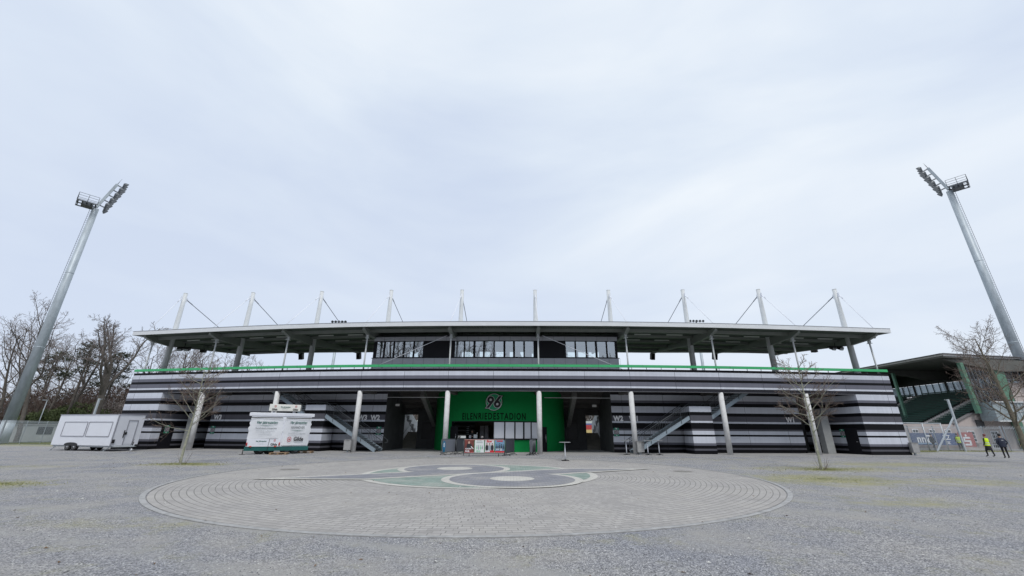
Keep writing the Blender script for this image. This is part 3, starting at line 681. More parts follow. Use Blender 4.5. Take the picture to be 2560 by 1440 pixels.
# emblem board
s_e = s_at(1237, 4.3); pe = drum(s_e, 4.27, .09); ae = base_an + s_e / RD; xd = Vector((-sin(ae), cos(ae), 0))
eb = MB(); lay = emblem_layers(1.0, (-.417, .26), .427, .15, (.604, .797), .289, -.708, .05, .055); SC = .74
pf = plane_fn(pe, xd, 0)
emblem_mesh(lay, lambda x, y, l=0: pf(x * SC, y * SC, l), dict(outline=0, ring=1, green=2, white2=1, black=0, hole=1), eb, dz=.004)
eb.prism([Vector(pf(cos(2 * pi * i / 40) * SC * .97, sin(2 * pi * i / 40) * SC * .97, -.004)) for i in range(40)], (xd.cross(Vector((0, 0, 1)))) * -.08)
eb.build('club_emblem', [black_m, mat('emblem_white', (.6, .62, .62), .5), mat('emblem_green', (.01, .30, .13), .5)], BAR)
# bar interior
inn = MB(); arc_wall(inn, SL - .3, SR + .3, 0, 2.9, -3.2, .1); inn.build('bar_back_wall', mat('bar_brown', (.10, .065, .05), .8, var=.4, vscale=1.5), BAR)
inn = MB(); 
for s0_, s1_ in ((SL + .35, SL + 1.0),):
    arc_wall(inn, s0_, s1_, .9, 2.4, -1.6, .05)
inn.build('bar_menu_board', black_m, BAR)
inn = MB()
for i in range(5): arc_wall(inn, SL + .42, SL + .9 - .1 * (i % 2), 1.45 + i * .17, 1.50 + i * .17, -1.58, .02)
inn.build('menu_lines', mat('chalk', (.35, .37, .4), .8), BAR)
inn = MB()
for j, s0_ in enumerate((SL + 1.7, SL + 2.5)): arc_wall(inn, s0_, s0_ + .62, .3, 2.25, -2.6, .5)
inn.build('bar_fridge', mat('fridge_grey', (.32, .31, .33), .5), BAR)

# ---- passages: side walls, frontal walls, stairs up to the terraces
for side in (-1, 1):
    if side < 0: kw, ke, kn = 3.10, 3.36, 3.36
    else: kw, ke, kn = 5.93, 5.69, 5.69
    pw = MB()
    def K(k, o, z): return P3(k, o, z)
    # inner lateral wall of opening, stair cheek walls
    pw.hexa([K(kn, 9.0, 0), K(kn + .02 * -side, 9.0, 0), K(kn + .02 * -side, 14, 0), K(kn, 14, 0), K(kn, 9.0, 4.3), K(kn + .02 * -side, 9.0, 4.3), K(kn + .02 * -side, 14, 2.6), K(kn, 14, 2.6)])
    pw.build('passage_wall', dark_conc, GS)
    cw = MB(); a = kw; b = kw + .025 * side * 1
    cw.hexa([K(a, 8.5, 0), K(b, 8.5, 0), K(b, 14.5, 0), K(a, 14.5, 0), K(a, 8.5, 5.2), K(b, 8.5, 5.2), K(b, 14.5, 2.7), K(a, 14.5, 2.7)])
    cw.build('stair_cheek_wall', mat('light_render', (.80, .81, .83), .8, var=.1), GS)
    fw = MB()
    kf0, kf1 = (kn + .0, 3.80) if side < 0 else (5.30, kn)
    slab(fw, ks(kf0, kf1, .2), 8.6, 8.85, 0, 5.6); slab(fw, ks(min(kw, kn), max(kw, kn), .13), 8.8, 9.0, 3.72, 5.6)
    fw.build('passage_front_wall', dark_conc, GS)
    nd = MB(); kc = 3.50 if side < 0 else 5.50; slab(nd, [kc - .07, kc + .07], 8.53, 8.58, .95, 2.6); nd.build('dark_panel', black_m, GS)
    for o_ in (3.6, 6.4):
        dr = MB(); kx_ = kw - .006 * side; dr.hexa([K(kx_, o_, .0), K(kx_ - .004 * side, o_, 0), K(kx_ - .004 * side, o_ + 1.0, 0), K(kx_, o_ + 1.0, 0), K(kx_, o_, 2.15), K(kx_ - .004 * side, o_, 2.15), K(kx_ - .004 * side, o_ + 1.0, 2.15), K(kx_, o_ + 1.0, 2.15)])
        dr.build('passage_door', black_m, GS)
    st = MB(); n = 10
    for i in range(n):
        o0 = 8.6 + i * .3; lo_, hi_ = min(kw, kn), max(kw, kn)
        slab(st, [lo_, hi_], o0, o0 + .305 if i < n - 1 else 15.5, 0, (i + 1) * .165)
    st.build('passage_steps', mat('step_concrete', (.22, .21, .18), .9, var=.2), GS)
    hh = MB(); k5 = kw - .02 * side
    hh.tube(K(k5, 8.8, 1.1), K(k5, 12.5, 2.95), .03, .03, 8); hh.tube(K(k5, 8.8, 1.1), K(k5, 8.8, .9), .03, .03, 8)
    hh.build('passage_handrail', steel_l, GS)
    # raker beams under the deck and a conduit
    rk = MB(); kr_ = 3.62 if side < 0 else 5.44
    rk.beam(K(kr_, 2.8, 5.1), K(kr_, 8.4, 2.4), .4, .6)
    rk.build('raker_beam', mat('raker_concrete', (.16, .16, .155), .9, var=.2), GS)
    cd = MB(); a_, b_2 = (3.17, 3.95) if side < 0 else (5.08, 5.87)
    cd.tube(K(a_, 2.9, 4.72), K(b_2, 2.9, 4.72), .035, .035, 6); cd.build('ceiling_conduit', steel_l, GS)

# ---- outside stairs
def staircase(side):
    # lower flight from foot to landing, then upper flight to the deck; offsets .8 .. 2.3
    if side > 0: kf, kl0, kl1, kt = 6.03, 6.67, 6.92, 7.47
    else: kf, kl0, kl1, kt = 3.20, 2.56, 2.31, 1.76
    o0, o1 = .9, 2.35; ZL = 3.0; TOPZ = 5.6
    base = MB()
    ka, kb2 = min(kl0, kl1), max(kl0, kl1)
    pts = [P3(ka, o0 - .1, 0), P3(kb2, o0 - .1, 0), P3(kb2, o1 + .05, 0), P3(ka, o1 + .05, 0), P3(ka, o0 - .1, 0)]
    wall(base, pts, -.01, 3.93)
    SB = base.build('stair_tower', M_STR, GS)
    tt = MB(); slab(tt, [ka, kb2], o0 - .1, o1 + .05, 3.90, 3.96); tt.build('tower_cap', dark_m, SB)
    fl = MB(); rl = MB(); tread = MB(); rh = MB()
    def flight(ka_, kb_, za, zb_, n):
        tread = MB()
        for o_ in (o0, o1):
            a = P3(ka_, o_, za - .02); b = P3(kb_, o_, zb_ - .02); fl.beam(a, b, .06, .32)
        for i in range(n):
            f_ = (i + .5) / n; k_ = ka_ + (kb_ - ka_) * f_; z_ = za + (zb_ - za) * f_ + .05
            dk_ = abs(kb_ - ka_) / n / 2 * 1.05
            slab(tread, [k_ - dk_, k_ + dk_], o0 + .04, o1 - .04, z_ - .03, z_ + .01)
        tread.build('stair_steps', rail_m, SB)
        for o_ in (o0 - .04, o1 + .04):
            a = P3(ka_, o_, za + 1.12); b = P3(kb_, o_, zb_ + 1.12); rh.tube(a, b, .026, .026, 6)
            a2 = P3(ka_, o_, za + .98); b2 = P3(kb_, o_, zb_ + .98); rl.tube(a2, b2, .012, .012, 5)
            m = max(2, int(n * 1.9))
            for i in range(m + 1):
                f_ = i / m; p = P3(ka_ + (kb_ - ka_) * f_, o_, za + (zb_ - za) * f_); thick = i % 9 == 0
                rl.tube(p + Vector((0, 0, -.1 if thick else .12)), p + Vector((0, 0, 1.1 if thick else .98)), .024 if thick else .009, None, 4)
    flight(kf, kl0, .12, ZL, 17); flight(kl1, kt, ZL, TOPZ, 15)
    # volute ends at the foot and handrail over the landing
    for o_ in (o0 - .04, o1 + .04):
        a = P3(kf, o_, 1.24); d_ = (-1 if side > 0 else 1) * .05
        pts = [a, P3(kf + d_, o_, 1.0), P3(kf + d_ * 1.3, o_, .8), P3(kf + d_ * .6, o_, .7)]; rh.path(pts, .026)
        rh.tube(P3(kl0, o_, ZL + 1.12), P3(kl1, o_, ZL + 1.12), .026, .026, 6)
    fl.build('stringer', mat('stringer_steel', (.27, .33, .38), .5, metal=.2), SB); rl.build('balusters', rail_m, SB); rh.build('stair_handrail', rail_m, SB)
staircase(1); staircase(-1)

# ---- things fixed on or hanging from the stand
def poster(p, t, label, s=1.0):
    o = thing('wall_poster', label, 'poster', tuple(p), 'green match posters on the walls')
    f = plane_fn(p, t, .01); b = MB(); W_, H_ = .23 * s, .36 * s
    n = Vector(f(0, 0, .012)) - Vector(f(0, 0, 0))
    b.prism([Vector(f(*q)) for q in ((-W_, -H_), (W_, -H_), (W_, H_), (-W_, H_))], n, 0)
    b.build('board', mat('poster_green', (.01, .2, .12), .5), o)
    c = MB(); c.poly([f(-W_ * .92, -H_ * .55, .016), f(W_ * .92, -H_ * .55, .016), f(W_ * .92, H_ * .5, .016), f(-W_ * .92, H_ * .5, .016)]); c.build('photo_panel', mat('poster_photo', (.30, .27, .30), .6, var=.75, vscale=9), o)
    d = MB(); put_text(d, lambda x, y: f(x, y, .02), '96', .17 * s, .9, .004, dy=.24 * s, mi=0); put_text(d, lambda x, y: f(x, y, .02), '96', .12 * s, .9, .003, dy=-.33 * s); d.build('print', white_flat, o)
    return o
for k, o_, zz, lab in ((.8653, 2.98, 1.72, 'green poster under the white W3 at the left end of the striped wall'), (3.107, 2.98, 1.72, 'green poster under the W2 left of the dark left passage'), (5.91, 2.98, 1.74, 'green poster under the W2 just right of the right passage')):
    p, n, t = AXn(k); poster(P3(k, o_, zz), (t.x, t.y, 0), lab)
for kq, kb2, dd_, lab, s_ in ((.43, .47, 1.25, 'green poster on the dark door of the left end block', 1), (8.60, 8.56, 2.15, 'green poster in shade beside the dark door of the right end block', -1)):
    a = P3(kq, -.203, 0); b = P3(kb2, 3.6, 0); t = (b - a).normalized(); n = Vector((t.y, -t.x, 0)) * s_; xdir = -t if s_ < 0 else t
    q = a + t * dd_ + n * (.05 if s_ > 0 else .004); poster(Vector((q.x, q.y, 1.75)), tuple(xdir), lab)
def speaker(p, label, small=False):
    o = thing('loudspeaker', label, 'loudspeaker', tuple(p), 'black loudspeakers hanging from the roof')
    s = .62 if small else 1; b = MB(); R = Matrix.Rotation(.35, 3, 'X'); p = Vector(p)
    if small: b.box(p, (.55, .4, .3))
    else:
        q = [(-.22, -.2), (.22, -.2), (.3, .22), (-.3, .22)]
        b.hexa([p + R @ Vector((x, y, -.38)) for x, y in q] + [p + R @ Vector((x, y, .38)) for x, y in q])
    b.build('cabinet', black_m, o, .02)
    c = MB(); hh_ = .9 if small else .45
    for sx_ in (-.12, .12): c.tube(p + Vector((sx_, 0, .3 if not small else .12)), p + Vector((sx_ * (.3 if small else 1), 0, .3 + hh_)), .018, .018, 5)
    c.build('hanger', rail_m, o)
    g = MB(); 
    if small: g.box(p + Vector((0, -.205, 0)), (.5, .01, .25))
    else: g.hexa([p + R @ Vector((x, y - .015, z)) for z in (-.34, .34) for x, y in ((-.19, -.2), (.19, -.2), (.19, -.19), (-.19, -.19))])
    g.build('grille', rubber, o)
    return o
for k, lab in ((1, 'black loudspeaker hanging left of the second roof mast'), (2, 'black loudspeaker hanging just left of the press box'), (7, 'black loudspeaker hanging first to the right of the press box'), (8, 'black loudspeaker hanging second to the right of the press box, behind a strut')):
    speaker(P3(k, REAR[k] - .3, 10.55), lab)
speaker((-34.73, 45, 10.06), 'small black loudspeaker under the left roof end', True); speaker((34.19, 45, 10.5), 'small black loudspeaker under the right roof end', True)
for k, lab, sg in ((0, 'black spotlights beside the leftmost mast under the roof', 1), (9, 'black spotlights beside the rightmost mast under the roof', -1)):
    p = P3(k, 2.6 if k == 0 else 2.85, 10.05) + Vector((.75 * sg, 0, 0)); o = thing('roof_spotlight', lab, 'spotlight', tuple(p), 'spotlights under the roof ends')
    b = MB(); b.box(p, (1.5, .1, .1)); b.tube(p + Vector((0, 0, 0)), p + Vector((0, 0, .45)), .03, .03, 6); b.build('bracket', black_m, o)
    for i in range(2):
        q = p + Vector((-.35 + .75 * i, -.1, -.18)); MB().box(q, (.5, .34, .3), .3, 0, .5).build('lamp_housing', black_m, o); MB().box(q + Vector((0, -.1, -.15)), (.42, .04, .2), .3, 0, .5).build('lens', galv_l, o)
for k, lab in ((3.31, 'small white box sign hanging in the left passage'), (5.67, 'small white box sign hanging in the right passage')):
    p = P3(k, 3.0, 4.02); _, _, t = AXn(k); o = thing('hanging_sign', lab, 'sign', tuple(p), 'hanging box signs')
    MB().box(p, (.38, .1, .2), atan2(t.y, t.x)).build('sign_box', mat('sign_grey', (.42, .42, .4), .5), o)
    c = MB()
    for sx_ in (-.16, .16): c.tube(p + Vector((sx_, 0, .1)), p + Vector((sx_, 0, 1.3)), .008, None, 4)
    c.build('hanger', rail_m, o)

# litter bins
def bin_(p, label, back):
    p = Vector(p); o = thing('litter_bin', label, 'litter bin', tuple(p), 'grey litter bins')
    b = MB(); w_, d_, h = .28, .2, .78; b.prism([p + Vector(q) for q in ((-w_, -d_, .2), (w_, -d_, .2), (w_ + .02, -d_ - .01, .98), (-w_ - .02, -d_ - .01, .98))], (0, .38, 0)); b.build('bin_body', mat('bin_grey', (.34, .34, .34), .5, var=.15, vscale=5), o, .02)
    l = MB(); l.box(p + Vector((0, 0, 1.0)), (.6, .44, .05)); l.box(p + Vector((-.31, 0, .65)), (.03, .06, .75)); l.box(p + Vector((.31, 0, .65)), (.03, .06, .75)); l.box(p + Vector((.0, -.215, .93)), (.22, .02, .04)); l.build('frame', mat('bin_frame', (.22, .22, .22), .5), o)
    MB().box(p + Vector((.0, .05, .1)), (.14, .1, .22)).build('foot', galv_l, o)
bin_(P3(2.965, -.42, 0), 'grey litter bin on the column beside the foot of the left stair', 0)
bin_(P3(6.03, -.42, 0), 'grey litter bin on the column beside the foot of the right stair', 0)
bin_(P3(9.11, -.35, 0), 'grey litter bin at the right corner of the striped building', 0)

# ================================================================== bar tables
def bar_table(loc, label):
    p = Vector(loc); o = thing('bar_table', label, 'bar table', tuple(p), 'standing bar tables')
    MB().lathe([(.36, 1.075), (.37, 1.085), (.37, 1.095), (.36, 1.105)], p, 28).build('table_top', mat('table_grey', (.30, .31, .32), .5), o)
    MB().lathe([(.035, .06), (.035, .75), (.028, .76), (.028, 1.07)], p, 14).build('post', white_p, o)
    b = MB(); b.lathe([(.06, 0), (.07, .05), (.045, .1)], p, 14)
    for i in range(4):
        a = pi / 4 + i * pi / 2; b.beam(p + Vector((.05 * cos(a), .05 * sin(a), .05)), p + Vector((.3 * cos(a), .3 * sin(a), .02)), .05, .035)
    b.build('foot', black_m, o)
bar_table((3.41, 27.3, .01), 'bar table standing alone on the edge of the round plaza')
bar_table((9.35, 35.0, .012), 'bar table just left of the column with the litter bin')
bar_table((11.05, 34.9, .012), 'bar table in the middle of the three near the right stair')
bar_table((12.0, 35.0, .012), 'rightmost bar table, in front of the right stair flight')

# ================================================================== crowd barriers
def barrier(a, b, label, draw=None, h=1.15, cloth=None):
    a = Vector((*a, 0)); b = Vector((*b, 0)); L = (b - a).length; t = (b - a).normalized(); n = Vector((-t.y, t.x, 0))
    o = thing('crowd_barrier', label, 'barrier', tuple(a), 'crowd barriers in front of the bar'); f = MB(); c = .08
    z0, z1 = .2, h
    pts = [a + Vector((0, 0, .05)), a + Vector((0, 0, z1 - c)), a + t * c + Vector((0, 0, z1)), b - t * c + Vector((0, 0, z1)), b + Vector((0, 0, z1 - c)), b + Vector((0, 0, .05))]
    f.path(pts, .022, 8); f.tube(a + Vector((0, 0, z0)), b + Vector((0, 0, z0)), .018, .018, 6)
    m = int(L / .13)
    for i in range(1, m): f.tube(a + t * (L * i / m) + Vector((0, 0, z0)), a + t * (L * i / m) + Vector((0, 0, z1)), .009, None, 5)
    f.build('barrier_frame', rail_m, o)
    for s_ in (.14, .86):
        q = a + t * L * s_; g = MB(); g.path([q - n * .33 + Vector((0, 0, .01)), q - n * .15 + Vector((0, 0, .1)), q + n * .15 + Vector((0, 0, .1)), q + n * .33 + Vector((0, 0, .01))], .02, 6); g.tube(q + Vector((0, 0, .1)), q + Vector((0, 0, z0)), .02, None, 6); g.build('foot', black_m, o)
    if cloth:
        MB().prism([a + t * .05 - n * .03 + Vector((0, 0, z0 + .03)), b - t * .05 - n * .03 + Vector((0, 0, z0 + .03)), b - t * .05 - n * .03 + Vector((0, 0, z1 - .03)), a + t * .05 - n * .03 + Vector((0, 0, z1 - .03))], -n * .006).build('banner', cloth, o)
    if draw: draw(o, a, t, n, L, z0, z1)
    return o
def posters(o, a, t, n, L, z0, z1):
    f = plane_fn(a + Vector((0, 0, z0)), t, .037); H = z1 - z0 - .03; W_ = L / 4
    pm = [mat('poster_dark', (.05, .02, .02), .6, var=.8, vscale=4, dirt=(.25, .05, .04)), mat('poster_white', (.68, .72, .72), .6), mat('poster_pale', (.62, .60, .62), .6), mat('poster_sky', (.16, .30, .45), .6, var=.3, vscale=2)]
    K_ = [white_flat, red_m, ink_k, mat('print_green', (.2, .55, .35), .6), mat('skin_print', (.55, .36, .28), .6), mat('poster_grey', (.3, .33, .38), .6)]
    for i in range(4):
        x0, x1 = W_ * i + .06, W_ * (i + 1) - .0; xc = (x0 + x1) / 2
        p = MB(); p.prism([Vector(f(x, y)) for x, y in ((x0, .06), (x1, .06), (x1, H), (x0, H))], Vector(f(0, 0, .004)) - Vector(f(0, 0, 0))); po = p.build('poster', pm[i], o)
        d = MB(); fl = lambda x, y, l=.006: f(x, y, l)
        def rect(xa, ya, xb, yb, mi, l=.0075): d.poly([fl(xa, ya, l), fl(xb, ya, l), fl(xb, yb, l), fl(xa, yb, l)], mi)
        def blob(cx, cy, rx, ry, mi, l=.009): d.poly([fl(cx + rx * cos(q * .524), cy + ry * sin(q * .524), l) for q in range(12)], mi)
        if i == 0:
            blob(xc - .02, .74, .07, .09, 4); blob(xc - .0, .5, .2, .2, 2, .008); d.poly([fl(xc + .12, .45, .01), fl(xc + .3, .28, .01), fl(xc + .32, .32, .01), fl(xc + .15, .5, .01)], 0)
            put_text(d, lambda x, y: fl(x, y, .011), 'KONZERT', .11, .9, .004, dx=xc - .05, dy=.28, mi=0); put_text(d, lambda x, y: fl(x, y, .011), '01.03.', .15, .85, .008, dx=xc - .12, dy=.1, mi=0)
            rect(x0, .06, x1, .09, 1)
        if i == 1:
            for q, (dx_, s_) in enumerate(((-.18, .9), (-.05, 1.1), (.1, 1.0), (.22, .8))): blob(xc + dx_, .38, .045, .13 * s_, 5 if q % 2 else 3, .008); blob(xc + dx_, .38 + .16 * s_, .028, .035, 5)
            put_text(d, lambda x, y: fl(x, y, .011), 'FREUNDE', .11, .95, .002, dx=xc, dy=.72, mi=5); put_text(d, lambda x, y: fl(x, y, .011), 'IM KONZERT', .06, 1, .001, dx=xc, dy=.85, mi=5)
            put_text(d, lambda x, y: fl(x, y, .011), '05.03.', .15, .85, .006, dx=xc - .06, dy=.1, mi=3)
        if i == 2:
            for q, dx_ in enumerate((-.2, 0, .2)): blob(xc + dx_, .38, .11, .24, 2 if q != 1 else 5, .008); blob(xc + dx_, .62, .045, .06, 4); blob(xc + dx_, .66, .045, .035, 2, .0095)
            put_text(d, lambda x, y: fl(x, y, .011), 'Show', .22, .8, .01, .3, dx=xc - .05, dy=.76, mi=1); rect(xc + .02, .06, x1, .2, 1, .0085); rect(x0, .06, x1, .09, 1)
            put_text(d, lambda x, y: fl(x, y, .011), '13.04.', .15, .85, .008, dx=xc - .12, dy=.1, mi=0)
        if i == 3:
            for q, dx_ in enumerate((-.26, -.13, 0, .13, .26)): blob(xc + dx_, .42, .045, .17 + (.06 if dx_ == 0 else 0), 2, .008); blob(xc + dx_, .62 + (.06 if dx_ == 0 else 0), .028, .035, 2)
            put_text(d, lambda x, y: fl(x, y, .011), 'SOMMER', .13, .9, .006, dx=xc, dy=.8, mi=1); put_text(d, lambda x, y: fl(x, y, .011), 'NIGHT LIVE', .1, .85, .004, dx=xc - .05, dy=.26, mi=0); rect(x0, .06, x1, .17, 1, .0085)
            put_text(d, lambda x, y: fl(x, y, .011), '20.06.', .08, .9, .002, dx=xc + .1, dy=.19, mi=0)
        d.build('print', K_, po)
    MB().prism([Vector(f(x, y)) for x, y in ((.03, H), (L - .03, H), (L - .03, H + .03), (.03, H + .03))], Vector(f(0, 0, .01)) - Vector(f(0, 0, 0))).build('banner_edge', mat('orange_edge', (.6, .3, .25), .6), o)
barrier((-3.5, 31.9), (-.5, 32.1), 'crowd barrier hung with four colourful concert posters', posters)
bb = barrier((-5.35, 33.1), (-4.45, 34.35), 'crowd barrier with grey and blue banner beside the left bar column', None, cloth=mat('banner_grey', (.14, .155, .185), .6))
f = plane_fn(Vector((-5.35, 33.1, .2)), (.9, 1.25, 0), .045); d = MB()
d.poly([f(.25 + .17 * cos(i * .524), .45 + .38 * sin(i * .524), .0) for i in range(12)], 0); put_text(d, lambda x, y: f(x, y, .004), '0', .42, .7, .012, dx=.25, dy=.38, mi=1); d.poly([f(.15, .02), f(.36, .02), f(.36, .16), f(.15, .16)], 0)
d.build('banner_print', [mat('petrol_print', (.01, .16, .30), .5), white_flat], bb)
netm = mat('dark_net', (.05, .055, .07), .7)
barrier((-4.3, 34.0), (-3.75, 35.9), 'dark draped crowd barrier behind the left column, seen end on', None, cloth=netm)
barrier((-.45, 32.3), (.25, 34.6), 'dark draped crowd barrier joined to the right of the poster barrier', None, cloth=netm)
barrier((1.45, 33.3), (1.75, 35.2), 'crowd barrier standing end on left of the fifth column, nearer of a pair', None, cloth=mat('net_grey', (.2, .22, .25), .7))
barrier((1.68, 33.5), (2.0, 35.4), 'crowd barrier standing end on left of the fifth column, rear of a pair', None)

# bar clutter (things on the counter)
def ctr(s, z=1.14): return drum(s, z, -.12)
o = thing('beer_tap', 'steel tap tower on the bar counter', 'beer tap', tuple(ctr(SL + 2.7))); p = ctr(SL + 2.7)
MB().box(p + Vector((0, 0, .16)), (.34, .2, .32)).build('tap_body', galv_l, o, .02); MB().tube(p + Vector((.12, 0, .3)), p + Vector((.14, 0, .5)), .03, .03, 8).build('tap_handle', alu, o)
o = thing('coffee_machine', 'small grey machine beside the tap on the counter', 'coffee machine', tuple(ctr(SL + 2.15))); p = ctr(SL + 2.15)
MB().box(p + Vector((0, 0, .12)), (.2, .18, .24)).build('machine_body', greyp, o, .02); MB().box(p + Vector((0, 0, .26)), (.12, .12, .05)).build('machine_top', black_m, o)
for s_, lab in ((SL + .95, 'pale bowl at the left end of the bar counter'), (SL + 3.35, 'pale jar right of the tap on the counter')):
    p = ctr(s_); tag(MB().lathe([(.05, 0), (.12, .05), (.13, .14), (.06, .2)], p, 14).build('jar', mat('pale_china', (.55, .52, .5), .4)), lab, 'jar', 'jars on the bar counter')

# ================================================================== people
def person(loc, rz, label, legs, top, hair, vest=None, skin=(.45, .28, .2), pose='stand', extra=None, h=1.74):
    """one continuous skinned body with clothing colours; faces -y locally"""
    root = thing('person', label, 'person', tuple(loc)); s = h / 1.75
    J = {'pelvis': (0, 0, .95), 'chest': (0, .0, 1.28), 'neck': (0, .01, 1.47), 'headb': (0, -.0, 1.56), 'head': (0, -.01, 1.68)}
    st = .13 if pose == 'walk' else .0
    V, E, RD_ = [], [], []
    def add(p, r, par=None):
        V.append(Vector(p) * s); RD_.append((r[0] * s, r[1] * s)); i = len(V) - 1
        if par is not None: E.append((par, i))
        return i
    pe_ = add((0, 0, .95), (.165, .12)); wa = add((0, 0, 1.12), (.15, .115), pe_); ch = add((0, 0, 1.32), (.18, .125), wa); nk = add((0, .01, 1.47), (.06, .06), ch)
    hb = add((0, -.01, 1.565), (.07, .085), nk); hd = add((0, -.01, 1.66), (.075, .09), hb)
    for sd in (-1, 1):
        fy = st * sd
        hp = add((.095 * sd, 0, .88), (.095, .095), pe_); kn = add((.10 * sd, -.02 - fy, .50), (.062, .065), hp); an = add((.105 * sd, .03 - fy * 1.2, .1), (.042, .045), kn)
        add((.115 * sd, -.13 - fy * 1.2, .045), (.04, .035), an)
        sh = add((.18 * sd, .01, 1.42), (.065, .065), ch)
        if pose == 'pockets': el = add((.30 * sd, .06, 1.16), (.048, .048), sh); wr = add((.22 * sd, -.06, .96), (.036, .036), el)
        elif pose == 'fold': el = add((.27 * sd, -.02, 1.16), (.048, .048), sh); wr = add((.08 * sd, -.2, 1.18), (.036, .036), el)
        else: el = add((.26 * sd, .03, 1.15), (.046, .046), sh); wr = add((.27 * sd, -.06, .9), (.034, .034), el)
        if pose not in ('pockets',):
            d_ = Vector((0, -.02, -.09)) if pose != 'fold' else Vector((-.09 * sd, 0, 0)); w0 = Vector(V[wr]) / s
            hn = add(w0 + d_ * .6, (.03, .018), wr)
            for fi in range(4): add(w0 + d_ * (1.6 + .2 * (fi in (1, 2))) + Vector((0, .018 * (fi - 1.5), -.0)), (.008, .008), hn)
            add(w0 + d_ + Vector((-.0, -.045, 0)), (.009, .009), hn)
    me = bpy.data.meshes.new('person_body'); me.from_pydata([tuple(v) for v in V], E, []); me.update()
    o = bpy.data.objects.new('person_body', me); COL.objects.link(o)
    md = o.modifiers.new('skin', 'SKIN'); md.use_smooth_shade = True
    for i, r in enumerate(RD_): me.skin_vertices[0].data[i].radius = r
    me.skin_vertices[0].data[0].use_root = True
    sb = o.modifiers.new('sub', 'SUBSURF'); sb.levels = 1; sb.render_levels = 1
    bpy.context.view_layer.update(); m2 = bpy.data.meshes.new_from_object(o.evaluated_get(bpy.context.evaluated_depsgraph_get())); bpy.data.objects.remove(o)
    ms = [mat('skin', (.45, .28, .2), .6), mat('cloth_%s' % legs[0], legs[1], .9, var=.2, vscale=8), mat('cloth_%s' % top[0], top[1], .85, var=.25, vscale=8), rubber]
    m2.materials.clear()
    for q in ms: m2.materials.append(q)
    for p in m2.polygons:
        c = p.center / s; z = c.z
        hand = (z < .9 and abs(c.x) > .21) or (pose == 'fold' and c.y < -.19 and 1.08 < z < 1.3)
        p.material_index = 3 if z < .09 else (0 if hand and pose != 'pockets' else (1 if z < .93 and abs(c.x) < .22 else (2 if z < 1.5 else 0))); p.use_smooth = True
    bo = bpy.data.objects.new('body', m2); COL.objects.link(bo); bo.parent = root
    MBn = MB(); hc = Vector((0, .01, 1.685)) * s
    MBn.ell(hc + Vector((0, .012, .02)), (.088 * s, .098 * s, .105 * s), 14, 8)
    if hair[0] == 'cap': MBn.prism([Vector((-.07, -.06, 1.72)) * s, Vector((.07, -.06, 1.72)) * s, Vector((.05, -.17, 1.70)) * s, Vector((-.05, -.17, 1.70)) * s], (0, 0, .012))
    ho = MBn.build('hair' if hair[0] != 'cap' else 'cap', mat('hair_%s' % hair[1], hair[2], .8)); ho.parent = root
    fc = MB()
    for sx_ in (-.03, .03): fc.ell(Vector((sx_, -.093, 1.665)) * s, (.009, .006, .006), 6, 4, 1)
    fc.ell(Vector((0, -.1, 1.63)) * s, (.012, .018, .02), 6, 4, 0); fc.ell(Vector((0, -.09, 1.595)) * s, (.024, .006, .006), 6, 4, 2)
    for sx_ in (-.08, .08): fc.ell(Vector((sx_, .0, 1.65)) * s, (.012, .02, .03), 6, 4, 0)
    fo = fc.build('face', [ms[0], ink_k, mat('lip', (.35, .12, .1), .6)]); fo.parent = root
    if vest:
        vb = MB(); n = 18; rows = [(.86, .215, .165), (.98, .205, .155), (1.12, .2, .15), (1.28, .215, .165), (1.40, .215, .15), (1.455, .15, .11)]
        k = 0
        for z, a, b in rows:
            for i in range(n): an = 2 * pi * i / n; vb.v.append((a * cos(an) * s, b * sin(an) * s, z * s))
        for j in range(len(rows) - 1):
            for i in range(n):
                mi = 1 if j in (1,) else 0
                vb.face((j * n + i, j * n + (i + 1) % n, (j + 1) * n + (i + 1) % n, (j + 1) * n + i), 0, True)
        vo = vb.build('vest', mat('hi_vis', (.62, .85, .02), .6, spec=.3)); vo.parent = root
        tb = MB()
        for zc in (.95, 1.08):
            kk_ = len(tb.v)
            for z in (zc, zc + .05):
                for i in range(n): an = 2 * pi * i / n; tb.v.append((.213 * cos(an) * s, .163 * sin(an) * s, z * s))
            for i in range(n): tb.face((kk_ + i, kk_ + (i + 1) % n, kk_ + n + (i + 1) % n, kk_ + n + i), 0, True)
        to = tb.build('reflective_tape', mat('tape', (.55, .58, .55), .3)); to.parent = vo
    if extra: extra(root, s)
    root.rotation_euler = (0, 0, rz); return root
def coat(root, s):
    c = MB(); n = 16; rows = [(1.0, .17, .13), (.8, .2, .17), (.5, .24, .21)]
    for z, a, b in rows:
        for i in range(n): an = 2 * pi * i / n; c.v.append((a * cos(an) * s, b * sin(an) * s, z * s))
    for j in range(2):
        for i in range(n): c.face((j * n + i, j * n + (i + 1) % n, (j + 1) * n + (i + 1) % n, (j + 1) * n + i), 0, True)
    c.build('coat', mat('cloth_black', (.015, .015, .018), .9)).parent = root
def jacket(root, s):
    c = MB(); n = 16; rows = [(.82, .205, .16), (1.0, .215, .175), (1.25, .225, .17), (1.4, .21, .15), (1.5, .1, .1)]
    for z, a, b in rows:
        for i in range(n): an = 2 * pi * i / n; c.v.append((a * cos(an) * s, b * sin(an) * s, z * s))
    for j in range(4):
        for i in range(n): c.face((j * n + i, j * n + (i + 1) % n, (j + 1) * n + (i + 1) % n, (j + 1) * n + i), 0, True)
    c.build('jacket', mat('cloth_navy', (.028, .035, .06), .8, var=.2, vscale=7)).parent = root
    d = MB()
    d.poly([(-.08 * s, .185 * s, 1.3 * s), (.04 * s, .185 * s, 1.3 * s), (.04 * s, .185 * s, 1.325 * s), (-.08 * s, .185 * s, 1.325 * s)][::-1]); d.build('back_print', white_flat).parent = root
blk = ('black', (.015, .015, .018))
